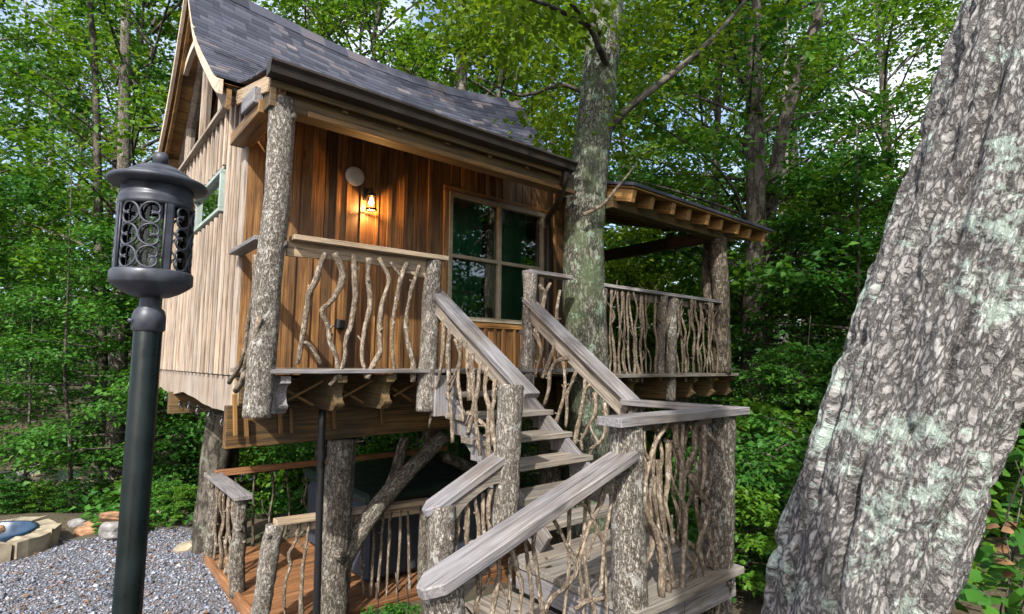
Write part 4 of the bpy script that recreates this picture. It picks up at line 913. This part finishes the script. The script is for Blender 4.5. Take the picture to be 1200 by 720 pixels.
for k, (a, b, d_, s_, mm) in enumerate(((118, 618, 7.8, .17, M_ROCK), (100, 622, 7.6, .11, M_ROCK), (180, 605, 8.6, .15, M_STONE), (207, 612, 8.4, .14, M_STONE), (228, 617, 8.1, .12, M_GROCK), (217, 650, 6.9, .10, M_STONE), (90, 620, 8.0, .09, M_GROCK))):
    q = PD(a, b, d_); q[2] = float(gz(q[0], q[1]))+s_*.3
    tag(rock('edging_stone', q, (s_*1.3, s_, s_*.75), mm, None, 40+k), 'rough stone edging the gravel below the woods', 'stone', 'stones edging the gravel')
for k in range(14):
    q = PD(random.uniform(20, 150), 560, random.uniform(13.0, 16.5)); s_ = random.uniform(.12, .34); q[2] = wz+s_*.1
    tag(rock('stream_stone', q, (s_*1.4, s_, s_*.6), random.choice([M_GROCK, M_STONE]), None, 60+k), 'stone lying in the shallow woodland stream', 'stone', 'stones in the stream')
# ================================================================ TREES
def leaves(Cn, D, Nn, S, ratio=.62, fold=.12):
    """Cn base points, D directions, Nn normals, S lengths -> V,F : a folded pointed leaf of four faces-corners"""
    D = D/np.linalg.norm(D, axis=1)[:, None]; Sd = np.cross(D, Nn); Sd /= np.linalg.norm(Sd, axis=1)[:, None]+1e-9; Nn = np.cross(Sd, D)
    L_ = S[:, None]; m = Cn+D*L_*.45
    V = np.stack([Cn, m+Sd*L_*ratio*.5+Nn*L_*fold, Cn+D*L_-Nn*L_*.08, m-Sd*L_*ratio*.5+Nn*L_*fold], 1).reshape(-1, 3)
    n = len(Cn); b = np.arange(n)[:, None]*4
    F = np.concatenate([b+np.array([[0, 1, 2]]), b+np.array([[0, 2, 3]])], 1).reshape(-1, 3)
    return V, F
def crown_mesh(name, seed, H, z0, R, nl, nt_, nf, ls, lmat, bmat, style='tall', spread=.34):
    g = np.random.default_rng(seed); LC, LD, LN, LS = [], [], [], []; tubes = []
    for i in range(nl):
        u = (i+g.random())/nl; z = z0+(H-z0)*u*.96; az_ = i*2.399+g.normal(0, .3)
        sh = (math.sin(math.pi*min(1, .18+.85*u))**.7 if style == 'tall' else (1-u*.75)*(.75+.5*g.random()))
        L_ = R*max(.18, sh)*g.uniform(.7, 1.15); e = (.25+.8*u if style == 'tall' else .08+.35*u)+g.normal(0, .12)
        t = np.linspace(0, 1, 7); dr = np.array([math.cos(az_), math.sin(az_), 0]); sd = np.array([-dr[1], dr[0], 0]); bend = g.normal(0, .18)
        p = np.array([0, 0, z])+dr*(L_*t)[:, None]+sd*(bend*L_*t*t)[:, None]+np.array([0, 0, 1])*(L_*math.tan(e)*t*(1-.35*t))[:, None]
        V, F, B = tube(p, np.linspace(.028*R/2.6, .006, 7), 5, None, False); tubes.append((V, np.concatenate([F[:, :3], F[:, [0, 2, 3]]]), B))
        tw = g.uniform(.22, 1.0, nt_)**.8; base = np.stack([np.interp(tw, t, p[:, k]) for k in range(3)], -1)
        ta = az_+g.choice([-1, 1], nt_)*g.uniform(.4, 1.5, nt_); tl = g.uniform(.35, 1.0, nt_)*R*.34*(1.15-.5*tw)
        td = np.stack([np.cos(ta), np.sin(ta), g.normal(.02 if style != 'tall' else .15, .22, nt_)], -1)
        s = g.random((nt_, nf))**.8; c = base[:, None]+td[:, None]*(tl[:, None]*s)[..., None]
        c = c+g.normal(0, 1, (nt_, nf, 3))*np.array([spread*.5, spread*.5, spread*(.16 if style != 'tall' else .32)])*min(1, R/2.4)
        c[..., 2] -= .1*(s*tl[:, None])
        d = td[:, None]+g.normal(0, .75, (nt_, nf, 3)); d[..., 2] = d[..., 2]*.5-.25
        n_ = np.array([0, 0, 1.])+g.normal(0, .38 if style != 'tall' else .6, (nt_, nf, 3))
        LC.append(c.reshape(-1, 3)); LD.append(d.reshape(-1, 3)); LN.append(n_.reshape(-1, 3)); LS.append(ls*g.uniform(.6, 1.25, nt_*nf))
    V, F = leaves(np.concatenate(LC), np.concatenate(LD), np.concatenate(LN), np.concatenate(LS))
    nb = len(V); VV, FF, mi = [V], [F], [np.zeros(len(F), int)]
    for tv, tf, _ in tubes: VV.append(tv); FF.append(tf+nb); mi.append(np.ones(len(tf), int)); nb += len(tv)
    V = np.vstack(VV); return mesh_np(name, V, np.vstack(FF), [lmat, bmat], False, {'bk': V}, np.concatenate(mi))
TALL = [crown_mesh('crown', 100+k, 15, 3.6, 3.5, 32, 12, 24, .15, [LF[0], LF[1], LF[2], LF[0]][k], M_TREE) for k in range(4)]
UNDER = [crown_mesh('crown', 200+k, 6.5, .9, 2.5, 26, 12, 30, .115, [LF[0], LF[1], LF[2], LF[3], LF[1]][k], M_TREE, 'layer') for k in range(5)]
BUSH = [crown_mesh('foliage', 300+k, 1.5, .1, 1.0, 20, 9, 18, .085, [LF[3], LF[1], LF[0]][k], M_TREE, 'layer') for k in range(3)]
LOW = [crown_mesh('foliage', 330+k, .42, .04, .42, 12, 6, 7, .075, [LF[3], LF[1]][k], M_TREE, 'layer', .5) for k in range(2)]
TK = ['tall tree with mid green crown', 'tall tree with dark green crown', 'tall tree with yellow-green crown', 'tall tree with broad green crown']
UK = ['young tree with flat mid green sprays', 'young tree with dark layered sprays', 'young maple with yellow-green leaves', 'fresh green low-branched young tree', 'deep green layered young tree']
def treelabel(x, y, var, under):
    d = x*FWH[0]+y*FWH[1]; px = 600+F_PX*(x*RT[0]+y*RT[1])/d
    reg = 'beyond the gravel yard' if px < 215 else 'behind the cabin' if px < 690 else 'past the porch' if px < 900 else 'past the lichened trunk'
    far = 'fringing the woods' if d < 15 else 'deeper in the woods' if d < 24 else 'far back in the woods'
    return (UK if under else TK)[var]+', '+far+' '+reg
cnt = [0]
def tree(pos, var, scale, r, name='forest_tree', label=None, group=None, rz=None, mat=None, trunk_pts=None, under=False, lift=0., sz=None):
    x, y = float(pos[0]), float(pos[1]); z = float(gz(x, y)); me = (UNDER if under else TALL)[var]
    t = empty(name, (x, y, z), label or treelabel(x, y, var, under), 'tree', group or ('understory trees in the woods' if under else 'tall trees in the woods'))
    H = (6.3 if under else 14.5)*scale*(sz or 1)+lift; s = random.randint(0, 9999)
    if trunk_pts is None:
        ln_ = rng.normal(0, .02 if not under else .04, 2)
        trunk_pts = [(x, y, z-.2), (x+ln_[0]*H*.3, y+ln_[1]*H*.3, z+H*.3), (x+ln_[0]*H*.55, y-ln_[1]*H*.2, z+H*.65), (x, y, z+H)]
    tp = np.asarray(trunk_pts, float); n = 22; pth = spline(tp, n); tt_ = np.linspace(0, 1, n)
    rad = r*(1-.8*tt_**1.2)*(1+.35*np.exp(-tt_*18))
    V, F, B = tube(pth, rad, 10 if r < .1 else 14, None, True, .07, s%50)
    mk('trunk', V, F, mat or M_TREE, t, True, {'bk': B})
    Mc = Matrix.Translation((x, y, z+lift)) @ Matrix.Rotation(rz if rz is not None else random.uniform(0, 6.28), 4, 'Z') @ Matrix.Diagonal((scale, scale, scale*(sz or 1), 1))
    obj('crown', me, t, Mc); cnt[0] += 1
    return t
def at(px, dep): q = PD(px, 423, dep); return q[:2]
# named trunks of the photograph (pixel column, distance)
def ptree(pts, dep, r, var, scale, label, mat=None, under=False, name='forest_tree'):
    w3 = [PD(a, b, dep) for a, b in pts]; base = w3[0].copy(); base[2] = float(gz(base[0], base[1]))-.2
    top = w3[-1]+(w3[-1]-w3[-2])/np.linalg.norm(w3[-1]-w3[-2])*max(0, 14*scale-w3[-1][2]) if not under else w3[-1]
    return tree(base, var, scale, r, name, label, 'marked trunks in the woods' if False else None, None, mat, [base]+w3[1:]+([top] if not under else []), under)
ptree([(134, 600), (137, 470), (143, 330), (146, 120), (148, 0)], 12, .19, 0, 1.0, 'straight grey trunk beyond the gravel and boulders', M_LOG)
ptree([(122, 600), (124, 500), (118, 380), (112, 100), (105, 0)], 12.8, .13, 1, .95, 'dark leaning trunk close beside the straight grey trunk', M_TREE)
ptree([(83, 612), (82, 520), (76, 440), (80, 330), (84, 200)], 9.5, .035, 3, .75, 'thin crooked sapling with forked branches beyond the fire pit', M_TREE, True, 'sapling')
ptree([(25, 600), (33, 520), (36, 430), (40, 330)], 10.5, .03, 4, .7, 'slim sapling leaning over the stream bank', M_TREE, True, 'sapling')
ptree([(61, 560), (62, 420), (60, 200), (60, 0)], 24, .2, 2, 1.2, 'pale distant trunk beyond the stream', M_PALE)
ptree([(36, 560), (37, 420), (34, 200), (30, 0)], 26, .2, 0, 1.2, 'pale far-off trunk standing past the stream', M_PALE)
ptree([(884, 560), (882, 430), (886, 260), (884, 120), (884, 0)], 10.5, .24, 1, 1.05, 'stout dark trunk standing just past the porch corner', M_TREE)
ptree([(893, 560), (896, 330), (912, 180), (938, 80), (968, -10)], 11.5, .19, 0, 1.05, 'leaning trunk slanting away behind the stout porch-side trunk', M_TREE)
ptree([(836, 560), (838, 230), (842, 120), (846, 0)], 14, .14, 2, 1.0, 'slim straight trunk rising above the porch roof', M_TREE)
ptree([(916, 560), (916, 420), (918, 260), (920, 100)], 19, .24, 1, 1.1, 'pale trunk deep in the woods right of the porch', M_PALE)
ptree([(1003, 560), (1004, 420), (1006, 300), (1004, 150)], 9.0, .05, 4, .95, 'slender dark sapling between porch and lichen-covered trunk', M_TREE, True, 'sapling')
ptree([(920, 520), (933, 470), (945, 420), (950, 370)], 8.0, .025, 1, .42, 'curved thin sapling right of the porch', M_TREE, True, 'sapling')
ptree([(541, 300), (541, 110), (540, 50), (538, 0)], 13.5, .24, 0, 1.0, 'broad grey trunk rising behind the roof ridge', M_LOG)
ptree([(583, 300), (585, 115), (592, 60), (612, 0)], 13, .10, 2, .9, 'slim pale trunk leaning behind the roof ridge', M_LOG)
ptree([(432, 300), (438, 70), (444, 20), (447, -20)], 14, .10, 0, 1.0, 'slim trunk seen over the middle of the roof', M_TREE)
# the wood itself: rows of trees going back
pl_t = []
def ok(q):   # keep clear of house, porch, yard
    x, y = q; return not (-.5 < x < 9.4 and 1.5 < y < 10.3) and not (x < 1.5 and y < 9.0)
spots = []
for k in range(700):
    px = random.uniform(-160, 1330); dep = random.choice([random.uniform(10.5, 16), random.uniform(15, 26), random.uniform(24, 44)])
    q = at(px, dep)
    if dep < 19 and 5 < px < 165: continue
    if ok(q) and all((q[0]-a)**2+(q[1]-b)**2 > (.9+dep*.046)**2 for a, b, _, _ in spots): spots.append((q[0], q[1], dep, px))
    if len(spots) > 118: break
for a, b, dep, px in spots:
    hole = 945 < px < 1040 or 430 < px < 500
    if dep < 16:
        if hole or random.random() < .8: tree((a, b), random.randrange(5), random.uniform(.75, 1.2), random.uniform(.04, .075), 'understory_tree', under=True)
        else: tree((a, b), random.randrange(4), random.uniform(.8, 1.0), random.uniform(.1, .17))
    else:
        if hole or random.random() < .62: tree((a, b), random.randrange(5), random.uniform(.9, 1.5), random.uniform(.06, .1), 'understory_tree', under=True)
        else: tree((a, b), random.randrange(4), random.uniform(.95, 1.35), random.uniform(.12, .22))
# trees outside the frame on the right and behind: they show only in the window panes
for a, b in ((8.2, -1.2), (9.3, -3.2), (10.6, -1.6), (7.6, -3.6), (11.5, -5), (9.2, -6.5), (13, -3), (6.5, -7)):
    tree((a, b), random.randrange(5), random.uniform(1.2, 1.6), .07, 'understory_tree', under=True, label='young leafy tree outside the right edge of the view')
tree((-1.75, -2.0), 0, 1.15, .24, lift=5.5, label='tall shade tree standing behind the viewpoint, out of the picture', rz=1.)
# shrubs and low plants
def shrub(q, var, s, label, name='shrub', group='shrubs at the edge of the woods', meshes=None, dz=0):
    x, y = float(q[0]), float(q[1]); z = float(gz(x, y))+dz
    r_ = empty(name, (x, y, z), label, 'shrub' if name == 'shrub' else 'plant', group)
    obj('foliage', (meshes or BUSH)[var], r_, Matrix.Translation((x, y, z)) @ Matrix.Rotation(random.uniform(0, 6.28), 4, 'Z') @ Matrix.Scale(s, 4))
    V, F, B = tube(spline([(x, y, z-.05), (x+.02, y, z+.4*s), (x, y+.02, z+.9*s)], 6), np.linspace(.014*s, .005, 6), 6); mk('stem', V, F, M_TREE, r_, True, {'bk': B})
for px, dep, s in ((20, 9.0, .38), (60, 9.3, .33), (100, 9.4, .36), (-20, 9.2, .5), (195, 8.9, .38), (212, 8.5, .42), (226, 8.2, .36), (160, 9.6, .4), (128, 10.0, .4), (40, 10.2, .4), (80, 9.9, .35), (0, 10, .45), (300, 11, 1.), (360, 11.5, 1.1), (430, 11.5, 1.1), (520, 11.5, 1.1), (210, 11, 1.), (250, 12, 1.1)):
    v_ = random.randrange(3); shrub(at(px, dep), v_, s, ['fresh green', 'dark green', 'mid green'][v_]+' leafy shrub '+('growing beyond the fire pit' if px < 110 else 'behind the boulders and lamp post' if px < 170 else 'beside the stilt at the gravel edge' if px < 230 and dep < 10 else 'behind the lower patio deck'), group='low shrubs behind the gravel')
for px, dep, s in ((880, 4.6, .75), (905, 5.2, .85), (868, 4.2, .55), (930, 6, 1.), (960, 5.5, .9), (990, 6.5, 1.1), (900, 7, 1.2), (860, 6.2, 1.), (820, 5.6, .7), (940, 8, 1.4), (1010, 7.8, 1.4), (880, 9, 1.4), (800, 6.8, .9), (1060, 6.0, 1.2)):
    v_ = random.randrange(3); shrub(at(px, dep), v_, s, ['fresh green', 'dark green', 'mid green'][v_]+' shrub '+('close beside the stair landing' if dep < 5.3 else 'in the dim hollow past the landing' if dep < 7.2 else 'deep in the hollow below the porch'), group='shrubs right of the landing')
for px, dep, s in ((450, 4.55, .4), (472, 4.4, .45), (484, 4.3, .35), (790, 4.3, .7), (770, 4.5, .7), (815, 4.1, .7)):
    shrub(at(px, dep), random.randrange(2), s, 'small low weed sprouting at the foot of the stairs', 'weed', 'weeds around the stairs', LOW)
# large-leaved shrub and hanging dead leaves beside the big trunk
def bigleaf(name, pts, sizes, mat, parent, g, flat=.5):
    n = len(pts); D = g.normal(0, 1, (n, 3)); D[:, 2] = D[:, 2]*.3-.25; Nn = np.array([0, 0, 1.])+g.normal(0, flat, (n, 3)) - .55*np.array([FW[0], FW[1], 0])
    D = D/np.linalg.norm(D, axis=1)[:, None]; Sd = np.cross(D, Nn); Sd /= np.linalg.norm(Sd, axis=1)[:, None]; Nn = np.cross(Sd, D)
    prof_ = [(0, 0), (.22, .26), (.5, .36), (.78, .24), (1, 0)]; V, F = [], []
    for k in range(n):
        b = len(V); L_ = sizes[k]
        for (t, w_) in prof_[:-1]: V += [pts[k]+D[k]*t*L_-Nn[k]*L_*.12*t*t, ] if t == 0 else [pts[k]+D[k]*t*L_+Sd[k]*w_*L_+Nn[k]*L_*(.07-.14*t*t), pts[k]+D[k]*t*L_-Nn[k]*L_*.14*t*t, pts[k]+D[k]*t*L_-Sd[k]*w_*L_+Nn[k]*L_*(.07-.14*t*t)]
        V.append(pts[k]+D[k]*L_-Nn[k]*L_*.16)
        F += [[b, b+1, b+2], [b, b+2, b+3], [b+1, b+4, b+5, b+2], [b+2, b+5, b+6, b+3], [b+4, b+7, b+8, b+5], [b+5, b+8, b+9, b+6], [b+7, b+10, b+8], [b+8, b+10, b+9]]
    return mk(name, V, F, mat, parent, True)
g_ = np.random.default_rng(5)
def leafy(base, cpts, size, nl, label, mat, spreadv=.12):
    s_ = empty('shrub', base, label, 'shrub', 'large-leaved shrubs by the big trunk'); pts = []
    for c in cpts:
        V, F, B = tube(spline([base, lerp(base, c, .6)+[0, 0, .1], c], 10), np.linspace(.008, .003, 10), 6); mk('stem', V, F, M_TREE, s_, True, {'bk': B})
        for k in range(nl): pts.append(lerp(base, c, g_.uniform(.45, 1.05))+g_.normal(0, spreadv, 3))
    bigleaf('foliage', np.array(pts), g_.uniform(.6, 1.2, len(pts))*size, mat, s_, g_)
b0 = PD(1180, 900, 2.9); b0[2] = float(gz(b0[0], b0[1]))
leafy(b0, [PD(1150, 690, 2.7), PD(1190, 640, 2.8), PD(1200, 570, 3.0), PD(1175, 705, 2.5), PD(1230, 600, 2.7), PD(1140, 720, 2.9), PD(1215, 690, 2.6)], .115, 22, 'large-leaved green shrub growing against the big lichen-covered trunk', LF[3])
b1 = PD(1260, 760, 3.4); b1[2] = float(gz(b1[0], b1[1]))
leafy(b1, [PD(1210, 480, 3.6), PD(1190, 540, 3.5), PD(1230, 420, 3.8), PD(1180, 600, 3.6), PD(1250, 520, 3.3)], .10, 20, 'taller green shrub behind the big lichen-covered trunk', LF[1], .16)
M_DEAD = plain('dead_leaf', (.15, .085, .042), .8, 0, .2, .5, 9)
dl = empty('dead_leaf_cluster', PD(1180, 620, 2.45), 'cluster of curled brown dead leaves hanging on a twig beside the big trunk', 'dead leaves')
V, F, B = tube(spline([PD(1212, 520, 2.5), PD(1190, 575, 2.45), PD(1178, 615, 2.45), PD(1184, 655, 2.42)], 12), np.linspace(.005, .0025, 12), 6); mk('twig', V, F, M_TREE, dl, True, {'bk': B})
for a, b in ((1170, 605), (1180, 612), (1188, 622), (1176, 630), (1185, 645), (1178, 655), (1192, 612), (1190, 662), (1198, 640), (1172, 618), (1183, 670), (1196, 605)):
    p_ = PD(a, b, 2.43+random.uniform(-.04, .04)); bigleaf('dead_leaf', np.array([p_]), [random.uniform(.05, .075)], M_DEAD, dl, g_, 1.2)

# tree growing through the deck, with limbs and leaf sprays
tp = [P(694, 560, 1, 4.25), P(690, 440, 1, 4.25), P(686, 330, 1, 4.25), P(690, 220, 1, 4.25), P(700, 130, 1, 4.25), P(706, 60, 1, 4.25), P(710, 0, 1, 4.25), P(714, -80, 1, 4.25), P(716, -170, 1, 4.25)]
tp[0][2] = float(gz(tp[0][0], tp[0][1]))-.3
dt = empty('deck_tree', tp[0], 'mossy lichen-flecked tree growing up between the cabin deck and porch', 'tree')
log('trunk', tp, .235, M_MOSS, dt, 44, 220, .055, 7, .92, 3)
def limb(par, pts, r0, r1, mat, n=20, name='limb'):
    V, F, B = tube(spline(pts, n), np.linspace(r0, r1, n), 9, None, True, .12, random.randint(0, 50)); return mk(name, V, F, mat, par, True, {'bk': B})
LM = [[P(703, 165, 1, 4.15), P(735, 128, 1, 4.0), P(790, 85, 1, 3.85), P(840, 40, 1, 3.7), P(882, -10, 1, 3.6), P(930, -70, 1, 3.5)],
      [P(716, 90, 1, 4.15), P(703, 58, 1, 4.0), P(690, 30, 1, 3.9), P(662, -5, 1, 3.8), P(640, -40, 1, 3.7)],
      [P(700, 120, 1, 4.3), P(660, 100, 1, 4.6), P(610, 112, 1, 5.0), P(560, 90, 1, 5.4)],
      [P(712, 20, 1, 4.2), P(750, -20, 1, 4.6), P(800, -60, 1, 5.0)],
      [P(708, 40, 1, 4.2), P(650, 10, 1, 3.6), P(600, -10, 1, 3.2), P(560, -40, 1, 2.9)]]
for k, l in enumerate(LM): limb(dt, l, .05 if k < 2 else .03, .012, M_TREE)
limb(dt, [P(684, 252, 1, 4.0), P(706, 240, 1, 3.9), P(725, 218, 1, 3.85), P(746, 193, 1, 3.8)], .022, .010, M_STICK, 14, 'bare_limb')
LC, LD, LN, LS = [], [], [], []
def spray(c, n, rad, size):
    c = np.asarray(c); q = c+g_.normal(0, 1, (n, 3))*np.array([rad, rad, rad*.28]); LC.append(q); d = (q-c)+g_.normal(0, .5*rad, (n, 3)); d[:, 2] -= .1; LD.append(d)
    LN.append(np.array([0, 0, 1.])+g_.normal(0, .45, (n, 3))); LS.append(size*g_.uniform(.6, 1.2, n))
SP = [(735, 70, 4.4), (760, 40, 4.6), (640, 20, 4.0), (610, 40, 4.4), (660, 55, 4.8), (590, 15, 4.2), (560, 35, 4.9), (620, 75, 5.0), (700, 25, 3.9), (780, 15, 4.2), (820, 60, 4.0), (850, 20, 3.9), (650, 130, 4.9), (672, 150, 4.6), (745, 110, 4.6), (600, -10, 3.6), (680, -10, 3.6), (720, 150, 4.9), (660, 170, 4.7), (730, 20, 4.8), (755, 90, 5.2), (540, 10, 4.6), (575, 60, 5.2), (800, 90, 4.4), (770, 130, 4.9)]
for a, b, y_ in SP: spray(P(a, b, 1, y_), 150, .30, .105)
V, F = leaves(np.concatenate(LC), np.concatenate(LD), np.concatenate(LN), np.concatenate(LS), .75); mk('leaf_sprays', V, F, LF[2], dt)
Mc = Matrix.Translation((tp[-1][0], tp[-1][1], tp[-1][2]-2.6)) @ Matrix.Scale(.62, 4); obj('crown', TALL[0], dt, Mc)

# big leaning lichen-covered trunk in the foreground
bp = [PD(953, 840, 2.0), PD(993, 720, 2.0), PD(1039, 580, 2.0), PD(1071, 480, 2.0), PD(1158, 240, 2.0), PD(1240, 0, 2.0), PD(1390, -420, 2.1), PD(1550, -900, 2.2), PD(1740, -1500, 2.4)]
bp[0][2] = -.1; bt = empty('foreground_tree', (bp[0][0], bp[0][1], 0), 'massive leaning trunk with rough furrowed bark and pale green lichen patches', 'tree')
n1, n2 = 430, 40; full = spline(bp, 900); z_ = full[:, 2]; i4 = int(np.searchsorted(z_, 3.6)); path = np.vstack([spline(full[:i4:6], n1), full[i4+8::max(1, (900-i4)//n2)]])
zz = path[:, 2]; rad = .272*(1+.55*np.exp(-np.clip(zz, 0, 9)*6))*np.where(zz > 3, np.clip(1-.055*(zz-3), .3, 1), 1)
def bigdisp(bk, R2):
    wv = (np.stack([fbm(bk*np.array([3, 3, 1.6])+k_*13.1, 3, 4) for k_ in range(3)], -1)-.5)*np.array([.10, .10, .05]); q = bk+wv
    fa = np.exp(-((2*fbm(q*np.array([10, 10, 1.15]), 2, 21)-1)/.17)**2); fb = np.exp(-((2*fbm(q*np.array([21, 21, 3.6]), 2, 22)-1)/.15)**2)
    fc = np.exp(-((2*fbm(q*np.array([17, 17, 11.]), 2, 28)-1)/.10)**2)
    r3 = fbm(q*np.array([70, 70, 15.]), 3, 23); r4 = np.abs(2*fbm(q*np.array([46, 46, 9.]), 2, 25)-1)
    h = -.042*fa-.020*fb-.004*fc+.013*(r3-.5)+.014*(r4-.3)+.02*(fbm(q*np.array([7, 7, 1.5]), 2, 29)-.5)
    return h+.014+.035*(fbm(q*np.array([2, 2, .8]), 2, 24)-.5)
V, F, B = tube(path, rad, 460, bigdisp, False, 0, 3); mk('trunk', V, F, M_BIG, bt, True, {'bk': B})
tpz = path[-1]; Mc = Matrix.Translation(Vector(tpz-[0, 0, 3])) @ Matrix.Scale(.65, 4); obj('crown', TALL[1], bt, Mc)
# ground cover: low leaves over the forest floor, uncountable
def cover():
    n = 62000; px = rng.uniform(-80, 1280, n); dep = 7.2+36*rng.random(n)**1.9; d0 = (px-600)/F_PX
    x = FWH[0]*dep+RT[0]*d0*dep; y = FWH[1]*dep+RT[1]*d0*dep
    k = (gravmask(x, y) < .3) & ~((x > 1.3) & (x < 7.6) & (y > 4.9) & (y < 9)) & (np.hypot(x-fx, y-fy) > 1.1); dd = np.abs((x-sc_[0])*FWH[0]+(y-sc_[1])*FWH[1]); k &= ~((dd < 1.2) & (px < 420))
    k &= vn(np.stack([x*.8, y*.8, x*0], -1), 41) > .36
    x, y, dep = x[k], y[k], dep[k]; n = len(x); z = gz(x, y)+rng.random(n)**1.5*.45*sst(6.5, 9, dep)+.03
    D = rng.normal(0, 1, (n, 3)); D[:, 2] *= .3; Nn = np.array([0, 0, 1.])+rng.normal(0, .45, (n, 3))
    V, F = leaves(np.c_[x, y, z], D, Nn, rng.uniform(.07, .14, n)*(1+dep*.012), .7); tag(mk('ground_cover', V, F, LF[3], None, False, None, (3, 12, 0)), 'leafy green ground cover over the forest floor', 'ground cover', kind='stuff')
cover()

# fallen leaves on the gravel, the landing and the treads
def litter():
    n = 420; x = rng.uniform(-1.8, 1.6, n); y = rng.uniform(2.8, 9.2, n); k = gravmask(x, y) > .5; x, y = x[k], y[k]; z = gz(x, y)+.016
    lx_ = rng.uniform(2.45, 3.7, 26); ly_ = rng.uniform(1.9, 2.9, 26); tx = rng.uniform(2.0, 2.38, 8); ty = rng.uniform(1.95, 2.85, 8)
    Cn = np.vstack([np.c_[x, y, z], np.c_[lx_, ly_, np.full(26, LZD+.004)], np.c_[tx, ty, np.full(8, .194)]]); n = len(Cn)
    D = rng.normal(0, 1, (n, 3)); D[:, 2] *= .12; Nn = np.array([0, 0, 1.])+rng.normal(0, .22, (n, 3)); Cn[:, 2] += .006
    V, F = leaves(Cn, D, Nn, rng.uniform(.035, .07, n), .6, .08)
    tag(mk('leaf_litter', V, F, M_DEAD, None, False, None, (1, 4, 0)), 'scattered brown fallen leaves on gravel and stair landing', 'leaf litter', kind='stuff')
litter()
